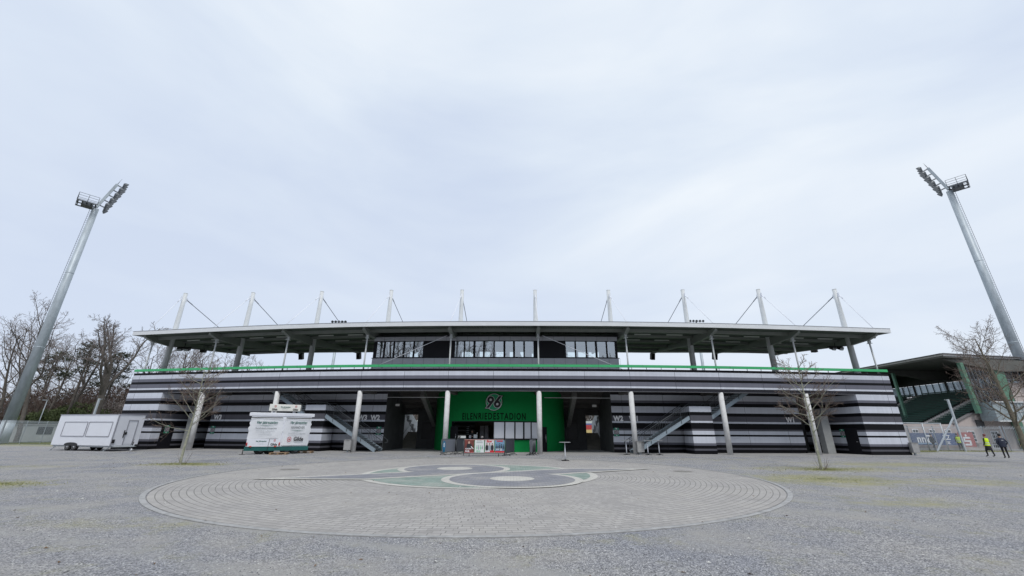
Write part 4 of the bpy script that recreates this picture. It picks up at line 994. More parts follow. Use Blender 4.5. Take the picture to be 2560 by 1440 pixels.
person((39.4, 35.55, 0), pi + .15, 'person in yellow hi-vis vest and long black coat, seen from behind', blk, blk, ('hair', 'redgrey', (.18, .06, .06)), True, pose='walk', extra=coat, h=1.72)
person((38.2, 33.4, 0), pi - .5, 'person in a navy jacket and black cap, hands in pockets, right of the vest wearer', blk, ('navy', (.028, .035, .06)), ('cap', 'black', (.012, .012, .014)), None, pose='pockets', extra=jacket, h=1.74)
person((49.0, 46.9, 0), -.3, 'person in a yellow hi-vis vest leaning by the fence A-frame', blk, blk, ('hair', 'dark', (.03, .02, .018)), True, pose='stand', h=1.78)
person((44.9, 37.6, 0), pi, 'person in a hi-vis vest at the right picture edge beyond the tree', blk, blk, ('hair', 'dark', (.03, .02, .018)), True, h=1.7)
person((47.5, 48.3, 0), pi / 2, 'person in a dark tracksuit behind the blue banner part of the fence', blk, blk, ('hair', 'dark', (.03, .02, .018)), None, pose='walk', h=1.76)
pk = drum(SL + 1.9, 0, -.9); person((pk.x, pk.y, .1), .1, 'person in black standing behind the bar counter', blk, blk, ('hair', 'dark', (.03, .02, .018)), None, pose='fold', h=1.75)
for x_, lab in ((1297, 'dark figure standing at the press box window'), (1271, 'smaller dark figure sitting low in the press box window')):
    q = P3(pxk(x_), BO + .9, 7.1 if x_ > 1280 else 6.95); person(tuple(q), .0, lab, blk, blk, ('hair', 'dark', (.03, .02, .018)), None, h=1.9 if x_ > 1280 else 1.75)

# ================================================================== trailers
def trailer_white():
    C0 = Vector((-32.94, 35.45, 0)); u = Vector((-.97, .25, 0)).normalized(); v = Vector((.25, .97, 0)).normalized(); L_, W_ = 7.0, 2.05; z0, z1 = .42, 2.9
    o = thing('catering_trailer', 'long white catering trailer with closed hatches, wheels and drawbar, by the left fence', 'trailer', tuple(C0))
    F = lambda a, b, z: C0 + u * a + v * b + Vector((0, 0, z))
    b = MB(); b.hexa([F(0, 0, z0), F(0, W_, z0), F(L_, W_, z0), F(L_, 0, z0), F(0, 0, z1 - .03), F(0, W_, z1 + .02), F(L_, W_, z1 + .02), F(L_, 0, z1 - .03)][0:8])
    body = b.build('body', white_p, o, .03)
    tr_ = MB()
    for q in ((0, 0),): tr_.beam(F(-.01, -.01, z0), F(-.01, -.01, z1), .07, .07)
    tr_.beam(F(0, -.01, z1), F(L_, -.01, z1), .05, .05); tr_.beam(F(-.01, 0, z1), F(-.01, W_, z1 + .02), .05, .05)
    tr_.build('corner_trim', mat('trim_grey', (.33, .34, .38), .4), body)
    for a0, a1 in ((.45, 3.15), (3.35, 6.1)):
        h = MB(); h.prism([F(a0, -.012, 1.16), F(a1, -.012, 1.16), F(a1, -.012, 2.3), F(a0, -.012, 2.3)], v * .02); hp = h.build('serving_hatch', white_p, body)
        e_ = MB()
        for p, q in (((a0, 1.16), (a1, 1.16)), ((a1, 1.16), (a1, 2.3)), ((a1, 2.3), (a0, 2.3)), ((a0, 2.3), (a0, 1.16))): e_.beam(F(p[0], -.025, p[1]), F(q[0], -.025, q[1]), .03, .055)
        e_.build('hatch_frame', MATS['trim_grey'], body)
    d = MB(); d.prism([F(-.012, .85, .55), F(-.012, 1.55, .55), F(-.012, 1.55, 2.45), F(-.012, .85, 2.45)], u * .02); dd = d.build('door', white_p, o)
    e_ = MB()
    for p, q in (((.85, .5), (.85, 2.45)), ((.85, 2.45), (1.55, 2.45)), ((1.55, 2.45), (1.55, .5))): e_.beam(F(-.03, p[0], p[1]), F(-.03, q[0], q[1]), .04, .06)
    e_.build('door_frame', MATS['trim_grey'], dd)
    MB().box(F(-.05, .72, 1.35), (.04, .05, .6)).box(F(-.05, .86, 1.4), (.05, .14, .2)).build('door_handle', black_m, dd)
    MB().box(F(-.05, .1, .78), (.08, .2, .28)).build('vent', black_m, o)
    ch = MB(); ch.beam(F(.1, .15, .36), F(L_ - .1, .15, .36), .06, .1); ch.beam(F(.1, W_ - .15, .36), F(L_ - .1, W_ - .15, .36), .06, .1); ch.beam(F(.1, .1, .36), F(.1, W_ - .1, .36), .06, .1)
    ch.beam(F(.3, .1, .38), F(-1.35, W_ / 2, .42), .07, .1); ch.beam(F(.3, W_ - .1, .38), F(-1.35, W_ / 2, .42), .07, .1)
    ch.build('chassis', galv_l, o)
    for a in (4.15, 4.95):
        for bb_, sg in ((.12, -1), (W_ - .12, 1)):
            wc = F(a, bb_, .31); M_ = Matrix(((u.x, 0, v.x * sg), (u.y, 0, v.y * sg), (0, 1, 0))).to_3x3()
            wb = MB(); wb.lathe([(.2, -.1), (.3, -.09), (.315, -.05), (.315, .05), (.3, .09), (.2, .1)], wc, 24, 0, M_); wo = wb.build('wheel', rubber, o)
            rb = MB(); rb.lathe([(.19, .07), (.19, .105), (.1, .085), (.06, .11), (.02, .115)], wc, 20, 0, M_); rb.build('rim', alu, wo)
    wa = MB()
    for i in range(10):
        a0, a1 = pi * i / 10, pi * (i + 1) / 10; f_ = lambda a_: F(4.55 + .82 * cos(a_), -.014, .40 + .26 * max(0, sin(a_)) ** .6)
        wa.poly([F(4.55, -.014, .40), f_(a0), f_(a1)])
    wa.build('wheel_arch', black_m, o)
    jk = MB(); jk.tube(F(-1.1, W_ / 2 - .1, .15), F(-1.1, W_ / 2 - .1, .75), .035, .035, 8); jk.box(F(-1.4, W_ / 2, .48), (.25, .12, .14)); jk.tube(F(-.75, W_ / 2, .45), F(-.95, W_ / 2, .95), .015, None, 5); jk.build('jockey_stand', black_m, o)
    M_ = Matrix(((u.x, 0, v.x), (u.y, 0, v.y), (0, 1, 0))).to_3x3(); jw = MB(); jw.lathe([(.05, -.04), (.11, -.035), (.11, .035), (.05, .04)], F(-1.1, W_ / 2 - .1, .11), 16, 0, M_); jw.build('jockey_wheel', alu, o)
    for a, sg in ((.25, 1), (L_ - .45, -1)):
        for bb_ in (.15, W_ - .15): sp_ = MB(); sp_.beam(F(a, bb_, .33), F(a - .0 + .55 * sg * (1 if a > 3 else -1) * -1, bb_, .04), .05, .05); sp_.box(F(a + .55 * sg * (1 if a > 3 else -1) * -1, bb_, .015), (.22, .16, .03)); sp_.build('support_leg', galv_l, o)
trailer_white()
def trailer_kiosk():
    C0 = Vector((-17.75, 33.1, 0)); a_ = Vector((-19.75, 32.3, 0)) - C0; u = a_.normalized(); v = Vector((-u.y, u.x, 0));
    if v.y < 0: v = -v
    v = (v + Vector((.75, .35, 0)) * .35).normalized()
    # left (rear) face along u, right (side) face along v2
    v2 = Vector((2.15, 1.95, 0)).normalized(); W_, L_ = 2.25, 2.0
    o = thing('beer_trailer', 'white folded beer trailer with printed tarpaulins, teal chassis and roof sign', 'trailer', tuple(C0))
    F = lambda a, b, z, n=0: C0 + u * a + v2 * b + Vector((0, 0, z))
    nl = Vector((u.y, -u.x, 0)); nl = nl if nl.y < 0 else -nl; nr = Vector((v2.y, -v2.x, 0)); nr = nr if nr.y < 0 else -nr
    b = MB(); b.hexa([F(0, 0, .5), F(0, L_, .5), F(W_, L_, .5), F(W_, 0, .5), F(0, 0, 2.95), F(0, L_, 2.95), F(W_, L_, 2.95), F(W_, 0, 2.95)]); body = b.build('body', white_p, o)
    c = MB(); e2 = .04; c.hexa([F(-.04, -.04, .25), F(-.04, L_ + .04, .25), F(W_ + .04, L_ + .04, .25), F(W_ + .04, -.04, .25), F(-.04, -.04, .55), F(-.04, L_ + .04, .55), F(W_ + .04, L_ + .04, .55), F(W_ + .04, -.04, .55)]); c.build('chassis_skirt', teal_m, o)
    r = MB(); r.hexa([F(-.1, -.1, 2.74), F(-.1, L_ + .1, 2.74), F(W_ + .1, L_ + .1, 2.74), F(W_ + .1, -.1, 2.74), F(-.1, -.1, 3.0), F(-.1, L_ + .1, 3.0), F(W_ + .1, L_ + .1, 3.0), F(W_ + .1, -.1, 3.0)]); r.build('roof', white_p, o, .03)
    # printed tarpaulins: slightly puffed sheets with wavy ends
    tarp = mat('tarpaulin', (.70, .72, .76), .45, var=.06, vscale=2, bump=.3, bscale=3)
    def tarp_sheet(org, t, n, w_, z0, z1, seed, puff=.08):
        rnd = random.Random(seed); mb = MB(); nx, nz = 14, 12
        wav = [rnd.uniform(-.05, .07) for _ in range(nz + 1)]; wav2 = [rnd.uniform(-.05, .07) for _ in range(nz + 1)]
        P = {}
        for j in range(nz + 1):
            for i in range(nx + 1):
                x = i / nx; z = z0 + (z1 - z0) * j / nz; xx = x * w_ + (wav[j] - .03 if i == 0 else 0) + (wav2[j] + .03 if i == nx else 0)
                bulge = puff * (1 - (2 * x - 1) ** 6) * (.75 + .3 * sin(3 * z + x * 4)); P[i, j] = org + t * xx + n * (bulge + .02) + Vector((0, 0, z)); mb.v.append(tuple(P[i, j]))
        for j in range(nz):
            for i in range(nx): a = j * (nx + 1) + i; mb.face((a, a + 1, a + nx + 2, a + nx + 1), 0, True)
        # returns at both edges
        for i in (0, nx):
            for j in range(nz): mb.poly([P[i, j], P[i, j + 1], P[i, j + 1] - n * .22, P[i, j] - n * .22])
        mb.poly([P[0, 0], P[nx, 0], P[nx, 0] - n * .15, P[0, 0] - n * .15])
        return mb.build('tarpaulin', tarp, o)
    TL = tarp_sheet(F(W_, 0, 0), -u, nl, W_ - .06, 1.12, 2.7, 3); TR = tarp_sheet(F(0, .08, 0), v2, nr, L_ - .1, .62, 2.7, 5)
    lf = plane_fn(F(W_, 0, 0) + nl * .0, -u, .135); rf_ = plane_fn(F(0, .08, 0), v2, .135)
    # stripe under the roof flap
    sb_ = MB(); sb_.poly([lf(.0, 2.60, .02), lf(W_ - .1, 2.60, .02), lf(W_ - .1, 2.66, .02), lf(0, 2.66, .02)]); sb_.poly([rf_(.0, 2.60, .02), rf_(L_ - .1, 2.60, .02), rf_(L_ - .1, 2.66, .02), rf_(0, 2.66, .02)]); sb_.build('dark_piping', ink_k, o)
    pr = MB(); fl = lambda x, y: lf(x, y, .012); cx = W_ / 2
    put_text(pr, fl, 'Vier Jahreszeiten', .27, .78, .006, .25, dx=cx, dy=2.2, mi=0)
    pr.poly([fl(.35, 2.05), fl(cx, 2.035), fl(W_ - .35, 2.05), fl(cx, 2.07)], 0)
    put_text(pr, fl, 'Deutsche Küche & Steakgerichte', .125, .85, .002, dx=cx, dy=1.83, mi=1); put_text(pr, fl, 'Kirchwender Str. 1 · 30175 Hannover', .09, .9, dx=cx, dy=1.65, mi=2); put_text(pr, fl, 'Tel. 0511 85 21 21', .09, 1, dx=cx, dy=1.53, mi=2); put_text(pr, fl, 'www.vier-jahreszeiten.de', .085, 1, dx=cx, dy=1.4, mi=2)
    pr.build('print', [ink_g, mat('ink_grey', (.12, .14, .15), .6), mat('ink_pale', (.33, .36, .38), .6)], TL)
    pr = MB(); fr_ = lambda x, y: rf_(x, y, .012); cx = L_ / 2 - .05
    put_text(pr, fr_, 'Vier Jahreszeiten', .27, .68, .006, .25, dx=cx, dy=2.22, mi=0); put_text(pr, fr_, 'HANNOVER', .27, .68, .0, dx=cx, dy=1.85, mi=1); pr.poly([fr_(.4, 1.7), fr_(cx, 1.68), fr_(L_ - .5, 1.7), fr_(cx, 1.72)], 0)
    put_text(pr, fr_, 'Deutsche Küche & Steakgerichte', .13, .72, .001, dx=cx, dy=1.45, mi=2)
    put_text(pr, fr_, 'Gilde', .42, .78, .012, dx=cx + .18, dy=.95, mi=3)
    def badge(mb, fn, x, y, s_, mi=4):
        for i in range(20):
            a0, a1 = 2 * pi * i / 20, 2 * pi * (i + 1) / 20
            mb.poly([fn(x + .8 * s_ * cos(a0) * .75, y + s_ * .8 * sin(a0)), fn(x + s_ * cos(a0) * .78, y + s_ * sin(a0)), fn(x + s_ * cos(a1) * .78, y + s_ * sin(a1)), fn(x + .8 * s_ * cos(a1) * .75, y + s_ * .8 * sin(a1))], mi)
        mb.poly([fn(x - .35 * s_, y), fn(x, y - .45 * s_), fn(x + .35 * s_, y), fn(x, y + .2 * s_)], mi); mb.poly([fn(x - .3 * s_, y + .15 * s_), fn(x - .1 * s_, y + .1 * s_), fn(x - .2 * s_, y + .6 * s_)], mi); mb.poly([fn(x + .1 * s_, y + .1 * s_), fn(x + .3 * s_, y + .15 * s_), fn(x + .2 * s_, y + .6 * s_)], mi)
    badge(pr, fr_, cx - .48, 1.06, .19)
    IK = [ink_g, mat('ink_grey', (.12, .14, .15), .6), mat('ink_pale', (.33, .36, .38), .6), ink_k, mat('ink_red', (.45, .03, .04), .6)]
    pr.build('print', IK, TR)
    # lower rear panel
    lp = MB(); lp.prism([F(W_ + .0, 0, .55) + nl * .03, F(0, 0, .55) + nl * .03, F(0, 0, 1.12) + nl * .03, F(W_ + .0, 0, 1.12) + nl * .03], nl * .02); LP = lp.build('rear_panel', white_p, o)
    pr = MB(); fb = plane_fn(F(W_, 0, 0), -u, .06); put_text(pr, fb, 'Vier Jahreszeiten', .15, .7, .003, .25, dx=.95, dy=.88, mi=0); put_text(pr, fb, 'Deutsche Küche', .06, 1, dx=.95, dy=.72, mi=2); put_text(pr, fb, 'Gilde', .24, .85, .008, dx=1.83, dy=.62, mi=3); badge(pr, fb, 1.85, .98, .09); pr.beam(fb(1.45, .25), fb(1.5, 1.12), .03, .02, 3); pr.build('print', IK, LP)
    for x_ in (.05, W_ - .05):
        t_ = MB(); p = fb(x_, .72, .02); t_.ell(p, (.05, .05, .14), 10, 6); t_.build('tail_light', mat('lamp_red', (.4, .02, .02), .3), o)
    for x_ in (.3, 1.95): t_ = MB(); t_.ell(fb(x_, .55, .02), (.12, .03, .05), 8, 5); t_.build('reflector', mat('lamp_orange', (.45, .06, .03), .3), o)
    # roof sign
    S0 = Vector((-20.0, 34.6, 3.22)); S1 = Vector((-17.75, 35.25, 3.12)); t = (S1 - S0); t.z = 0; t.normalize(); n = Vector((t.y, -t.x, 0)); W2 = 2.35
    sg = MB(); sg.prism([S0, S0 + t * W2, S0 + t * W2 + Vector((0, 0, .52)), S0 + Vector((0, 0, .55))], -n * .42); SG = sg.build('roof_sign', mat('sign_white', (.76, .76, .72), .5), o, .02)
    fs_ = plane_fn(S0, t, .012); pr = MB(); put_text(pr, fs_, 'Gilde', .21, .9, .008, dx=.42, dy=.06, mi=3); badge(pr, fs_, .45, .37, .1); put_text(pr, fs_, 'Vier Jahreszeiten', .15, .72, .004, .25, dx=1.2, dy=.28, mi=0); pr.poly([fs_(.85, .2), fs_(1.2, .19), fs_(1.55, .2), fs_(1.2, .215)], 0); put_text(pr, fs_, 'Deutsche Küche', .06, 1, dx=1.2, dy=.08, mi=2); put_text(pr, fs_, 'Gilde', .21, .9, .008, dx=1.98, dy=.06, mi=3); badge(pr, fs_, 2.0, .37, .1); pr.build('print', IK, SG)
    lg = MB()
    for f_ in (.15, .8): lg.box(S0 + t * (W2 * f_) - n * .2 + Vector((0, 0, -.13)), (.18, .1, .28))
    lg.build('sign_bracket', white_p, SG)
    # wheels and stand
    for bb_ in (.7, 1.35):
        for aa_ in (.25, W_ - .25):
            wc = F(aa_, bb_, .3); M_ = Matrix(((v2.x, 0, u.x), (v2.y, 0, u.y), (0, 1, 0))).to_3x3(); wb = MB(); wb.lathe([(.2, -.1), (.3, -.08), (.3, .08), (.2, .1)], wc, 20, 0, M_); wo = wb.build('wheel', rubber, o); MB().lathe([(.17, -.11), (.17, -.07), (.05, -.1)], wc, 16, 0, M_).build('rim', rail_m, wo)
    sl_ = MB(); p = F(W_ + .02, -.1, 0); sl_.tube(p + Vector((0, 0, .02)), p + Vector((0, 0, .35)), .03, .03, 8); sl_.box(p + Vector((0, 0, .015)), (.35, .2, .03)); sl_.build('corner_jack', black_m, o)
trailer_kiosk()
def pallet(loc, rz, label):
    o = thing('wooden_pallet', label, 'pallet', tuple(loc), 'wooden pallets under the beer trailer'); R = Matrix.Rotation(rz, 3, 'Z'); p0 = Vector(loc)
    d = MB(); bl = MB()
    for i in range(5): c = p0 + R @ Vector((0, -.35 + .175 * i, .13)); d.box(c, (1.2, .1, .022), rz)
    for i in (-.52, 0, .52):
        d.box(p0 + R @ Vector((i, 0, .108)), (.1, .8, .02), rz)
        for j in (-.35, 0, .35): bl.box(p0 + R @ Vector((i, j, .06)), (.12, .1, .075), rz)
    for j in (-.35, 0, .35): d.box(p0 + R @ Vector((0, j, .012)), (1.2, .1, .02), rz)
    d.build('deck_boards', wood_m, o); bl.build('blocks', wood_m, o)
pallet((-17.5, 32.75, 0), .25, 'wooden pallet under the near corner of the beer trailer'); pallet((-16.75, 35.2, 0), .2, 'wooden pallet behind the right side of the beer trailer')

# ================================================================== floodlight masts
def floodlight(bx, by, H, tx, ty, label, lean=2.4):
    o = thing('floodlight_mast', label, 'floodlight', (bx, by, 0), 'stadium floodlight masts'); B = Vector((bx, by, 0))
    d = Vector((-by * (1 if bx > 0 else -1), abs(bx), 0)).normalized(); sd = Vector((-d.y, d.x, 0))
    m_ = MB(); m_.lathe([(.60, 0), (.585, 2.6)], B, 24, 1); m_.lathe([(.575, 2.6), (.36, H - .2)], B, 24, 0)
    m_.build('shaft', [galv, mat('galv_pale', (.47, .53, .56), .5, metal=.2, var=.1)], o)
    for zj in (2.6, H * .36, H * .68): MB().lathe([(.60 - .23 * zj / H, zj - .05), (.615 - .23 * zj / H, zj), (.60 - .23 * zj / H, zj + .05)], B, 24).build('shaft_joint', galv, o)
    T = B + Vector((0, 0, H)); g = MB(); g2 = MB()
    # service platform behind the mast
    for i in range(5): q = T - d * (.15 + i * .45); g2.beam(q - sd * 1.2, q + sd * 1.2, .14, .1)
    for s_ in (-1.2, 0, 1.2): g2.beam(T - d * 0 + sd * s_, T - d * 2.1 + sd * s_, .08, .16)
    g2.box(T - d * .9, (1.1, 1.1, .5), atan2(d.y, d.x)); g2.build('platform_deck', rail_m, o)
    cs = [T + sd * 1.2, T - d * 2.1 + sd * 1.2, T - d * 2.1 - sd * 1.2, T - sd * 1.2]
    for a, b in zip(cs, cs[1:]):
        n = 2
        for i in range(n + 1): q = a + (b - a) * i / n; g.tube(q, q + Vector((0, 0, 1.15)), .03, None, 5)
        for z in (.4, .78, 1.15): g.tube(a + Vector((0, 0, z)), b + Vector((0, 0, z)), .028, None, 5)
    g.build('platform_railing', rail_m, o)
    hd = MB(); A = T + Vector((0, 0, .1)); E_ = A + d * lean + Vector((0, 0, 4.5)); hd.beam(A, E_, .32, .32); dirv = (E_ - A).normalized(); out_ = dirv.cross(sd); out_ = out_ if out_.dot(d) > 0 else -out_
    HO = hd.build('lamp_boom', galv, o)
    br = MB()
    for r in range(5):
        q = A + (E_ - A) * (.10 + .22 * r) + out_ * .7; br.tube(q - sd * 1.7, q + sd * 1.7, .05, None, 6); q0 = A + (E_ - A) * (.10 + .22 * r)
        for s_ in (-.12, .12): br.beam(q0 + sd * s_, q + sd * s_, .06, .06)
    br.tube(E_, E_ + dirv * 1.2, .03, .01, 5); br.tube(E_ + sd * .3, E_ + dirv * .7 + sd * .3, .02, .01, 5)
    br.build('lamp_rack', rail_m, HO)
    aim = (d * .8 + Vector((0, 0, -.6))).normalized(); M_ = aim.to_track_quat('Z', 'Y').to_matrix()
    for r in range(5):
        for c_ in range(4):
            q = A + (E_ - A) * (.10 + .22 * r) + out_ * .95 + sd * (-1.5 + c_ * 1.0)
            l = MB(); l.lathe([(.12, -.3), (.24, -.2), (.36, .05), (.38, .1), (.35, .105)], q, 14, 0, M_); l.tube(q - sd * .36, q + sd * .36, .03, None, 5)
            lo = l.build('lamp', rail_m, HO)
            f_ = MB(); f_.lathe([(.32, .13), (.31, .135)], q, 14, 0, M_); f_.build('lamp_glass', alu, lo) if False else None
    # ladder on the rear side
    ld = MB(); R0 = lambda z: .6 - .22 * z / H + .28
    tw = 0.5
    lat = (Vector((-1, .1, 0)) if bx < 0 else Vector((1, .1, 0))).normalized(); ls = Vector((-lat.y, lat.x, 0))
    p0 = B + lat * R0(3.2) + Vector((0, 0, 3.2)); p1 = B + lat * R0(H) + Vector((0, 0, H - .3))
    for s_ in (-.2, .2): ld.tube(p0 + ls * s_, p1 + ls * s_, .025, None, 4)
    n = int(H / .35)
    for i in range(n): q = p0 + (p1 - p0) * i / n; ld.tube(q - ls * .2, q + ls * .2, .016, None, 4)
    for i in range(0, n, 6): q = p0 + (p1 - p0) * i / n; ld.tube(q, q - lat * .3, .025, None, 4)
    ld.build('ladder', rail_m, o)
floodlight(-61.6, 52, 32.6, 0, 85, 'tall galvanised floodlight mast at the left behind the fence', 1.15)
floodlight(66.0, 52, 36.5, 0, 85, 'tall galvanised floodlight mast at the right above the old stand', 1.15)
def far_flood(bx, by, H, label):
    o = thing('floodlight_mast', label, 'floodlight', (bx, by, 0), 'stadium floodlight masts'); B = Vector((bx, by, 0)); m_ = MB(); m_.lathe([(.55, 0), (.33, H - 1.5)], B, 16); m_.build('shaft', galv, o)
    r = MB()
    for z in (H - 1.2, H): r.tube(B + Vector((-2.0, 0, z)), B + Vector((2.0, 0, z)), .07, None, 6)
    r.beam(B + Vector((0, 0, H - 2)), B + Vector((0, 0, H + .3)), .25, .25); r.build('lamp_rack', rail_m, o)
    for j, z in enumerate((H - 1.3, H)):
        for i in range(5):
            q = B + Vector((-2 + i * 1.0, -.3, z)); M_ = Vector((.2, -.9, -.35)).to_track_quat('Z', 'Y').to_matrix(); l = MB(); l.lathe([(.14, -.35), (.36, .05), (.4, .15)], q, 12, 0, M_); l.build('lamp', rail_m, o)
far_flood(-53.1, 120, 33.3, 'far floodlight mast showing above the roof on the left'); far_flood(56.9, 120, 34.2, 'far floodlight mast showing above the roof on the right')

# ================================================================== fences
def fence(pts, H, name, label, mats=(galv_l, galv_l), step=.14, spikes=True, r=.021, postev=2.6):
    o = thing(name, label, 'fence', (*pts[0], 0)); bars = MB(); rails = MB(); posts = []
    for a, b in zip(pts, pts[1:]):
        a = Vector((*a, 0)); b = Vector((*b, 0)); L = (b - a).length; t = (b - a) / L; n = int(L / step)
        for i in range(n + 1): q = a + t * (L * i / n); bars.tube(q + Vector((0, 0, .1)), q + Vector((0, 0, H + (.12 if spikes else 0))), r, None, 4, False)
        for z in (.22, H - .1): rails.beam(a + Vector((0, 0, z)), b + Vector((0, 0, z)), .04, .05)
        m_ = max(1, int(L / postev))
        for i in range(m_ + 1): posts.append(a + t * (L * i / m_) - Vector((-t.y, t.x, 0)) * -.05)
    bars.build('bars', mats[0], o); rails.build('rail', mats[1], o)
    for q in posts[:60]: MB().box(q + Vector((0, 0, H / 2 + .05)), (.07, .07, H + .12)).build('post', mats[1], o)
    return o
LF = [(-74, 45.5), (-58.4, 49.0), (-60.9, 58.0), (-52, 62)]
fence(LF, 2.55, 'bar_fence', 'pale metal bar fence running left behind the white catering trailer')
sh = thing('shed', 'low grey flat-roofed shed behind the left bar fence', 'shed', (-72, 58, 0))
shm = mat('shed_grey', (.40, .42, .42), .8, var=.1, vscale=.5)
MB().box((-74.3, 60.6, 1.12), (22, 4, 2.25), .17).build('wall', shm, sh); MB().box((-74.3, 60.6, 2.32), (22.3, 4.3, .14), .17).build('roof', mat('shed_roof', (.3, .3, .31), .8), sh)
MB().box((-65.6, 60.08, 1.5), (1.8, .1, 1.0), .17).build('vent_grille', dark_m, sh)
RF = [(36.5, 43.0), (43.3, 46.3), (52.2, 47.0), (53.8, 46.6)]
fence(RF, 2.5, 'bar_fence', 'galvanised bar fence running from the striped building to the old stand')
fence([(54.0, 46.5), (58.2, 45.6)], 2.5, 'fence_gate', 'galvanised bar gate leaf behind the two standing people')
fence([(58.5, 45.5), (72, 42)], 2.5, 'bar_fence', 'galvanised bar fence at the far right beyond the gate')
MB_g = MB(); MB_g.tube((42.5, 46.0, 2.85), (47.4, 46.65, 2.85), .05, .05, 8)
for x_ in (42.6, 45, 47.3): MB_g.tube((x_, 46.0 + (x_ - 42.5) * .13, 0), (x_, 46.0 + (x_ - 42.5) * .13, 2.85), .05, .05, 8)
tag(MB_g.build('pipe_gate_frame', galv_l), 'pale pipe frame standing on top of the right fence by the wing corner', 'frame')
def aframe(x, y, sg, H, label):
    o = thing('net_post', label, 'post', (x, y, 0), 'A-shaped net posts')
    MB().beam((x, y, 0), (x, y, H), .16, .16).build('post', galv_l, o)
    MB().beam((x, y, H * .66), (x + 3.05 * sg, y, 0), .11, .11).build('brace', galv_l, o)
    MB().beam((x, y, H - .1), (x + .5 * sg, y - .1, H - .05), .03, .03).build('net_hook', galv_l, o)
aframe(48.75, 46.3, -1, 5.4, 'slanting steel A-post standing in the right fence'); aframe(-48.83, 49.3, 1, 5.15, 'slanting steel A-post rising behind the white trailer')
lp = thing('street_lamp', 'small pale street lamp behind the green bush', 'street lamp', (-70.4, 63.2, 0)); MB().tube((-70.4, 63.2, 0), (-70.4, 63.2, 5.8), .07, .05, 10).build('pole', galv_l, lp); MB().box((-70.7, 63.2, 5.85), (.7, .2, .08)).build('lamp_head', galv_l, lp)
# banners at the fence
def banner(a, b, z0, z1, m_, label, draw=None):
    a = Vector(a); b = Vector(b); t = (b - a).normalized(); n = Vector((t.y, -t.x, 0)); L = (b - a).length
    o = thing('banner', label, 'banner', (a.x, a.y, z0), 'advertising banners behind the right fence'); MB().prism([a + Vector((0, 0, z0)), b + Vector((0, 0, z0)), b + Vector((0, 0, z1)), a + Vector((0, 0, z1))], -n * .03).build('cloth', m_, o)
    f = plane_fn(a + Vector((0, 0, z0)), t, .01)
    if draw: d = MB(); draw(d, f, L, z1 - z0); d.build('print', [white_flat, mat('pale_blue', (.35, .55, .75), .6)], o)
banner((46.0, 49.2, 0), (49.7, 49.3, 0), .55, 1.85, mat('banner_blue', (.09, .12, .22), .7), 'blue banner with white lettering behind the right fence', lambda d, f, L, H: (put_text(d, f, 'nnZ', 1.1, 1.0, .03, dx=L * .42, dy=.3), d.poly([f(.2, .15, .002), f(2.9, .15, .002), f(2.9, .22, .002), f(.2, .22, .002)], 1)))
banner((49.75, 49.3, 0), (51.6, 49.35, 0), .55, 1.85, mat('blue_dark', (.06, .10, .24), .6), 'narrow blue banner with pale emblem between the lettered and the red banner', lambda d, f, L, H: (put_text(d, f, 'ZZ', .7, .9, .02, dx=.5, dy=.6), put_text(d, f, 'OK', .45, .9, .01, dx=.5, dy=.1)))
def spk(d, f, L, H):
    cx = L / 2; d.poly([f(cx + .13 * cos(i * .5236), 1.22 + .13 * sin(i * .5236), .002) for i in range(12)], 0)
    for y0, xa, xb in ((.86, -.38, .42), (.5, -.42, .42), (.12, -.42, .38)): d.poly([f(cx + xa, y0, .002), f(cx + xb, y0, .002), f(cx + xb, y0 + .2, .002), f(cx + xa, y0 + .2, .002)], 0)
    d.poly([f(cx - .42, .6, .004), f(cx - .2, .6, .004), f(cx - .2, 1.0, .004), f(cx - .42, 1.0, .004)], 0); d.poly([f(cx + .2, .2, .004), f(cx + .42, .2, .004), f(cx + .42, .6, .004), f(cx + .2, .6, .004)], 0)
banner((51.75, 49.4, 0), (53.55, 49.45, 0),   .4, 1.95, mat('banner_red', (.38, .09, .08), .6), 'red banner with a white S sign behind the right fence', spk)

# ================================================================== old stand at the right
OS = thing('old_stand', 'old grandstand with green steel posts, pink walls and dark flat roof at the right', 'grandstand', (56, 55, 0))
pink = mat('pink_render', (.48, .42, .40), .85, var=.1, vscale=.6); gsteel = mat('green_steel', (.10, .22, .15), .5, var=.25, vscale=2); oroof = mat('old_roof_under', (.12, .12, .11), .8, var=.2, vscale=.5)
X0, XE, YG, YF = 53.3, 66.5, 49.4, 100
wl = MB(); wl.prism([Vector((x_, 50 + (x_ - 45.6) * .0669, z_)) for x_, z_ in ((45.6, 0), (80, 0), (80, 4.06), (55.7, 4.06), (52.8, 2.85), (45.6, 2.85))], (0, .35, 0)); wl.prism([Vector(q) for q in ((45.6, 50.0, 0), (45.6, 50, 2.5), (45.6, YF, 2.5), (45.6, YF, 0))], (.3, 0, 0)); WL = wl.build('wall', pink, OS)
cpm = mat('coping', (.16, .15, .15), .8); cpg = MB()
for a, b in (((52.7, 50.6, 2.88), (55.7, 50.8, 4.12)), ((55.7, 50.8, 4.12), (56.6, 50.86, 4.12))): cpg.beam(a, b, .5, .12)
cpg.build('coping', cpm, WL)
def ow(x, z, w_, h_, sill=True, bars=(2, 3)):
    y = 50 + (x - 45.6) * 2.3 / 34.4 - .03; fr_ = MB(); fr_.box((x, y, z), (w_ + .12, .1, h_ + .12)); fo = fr_.build('window', white_flat, OS); pn = MB()
    nx, nz = bars
    for i in range(nx):
        for j in range(nz): pn.box((x - w_ / 2 + w_ * (i + .5) / nx, y - .055, z - h_ / 2 + h_ * (j + .5) / nz), (w_ / nx - .06, .02, h_ / nz - .06))
    pn.build('pane', mat('pane_dark', (.03, .03, .035), .2), fo)
    if sill: MB().box((x, y - .1, z - h_ / 2 - .22), (w_ + .5, .16, .07)).build('sill', cpm, fo)
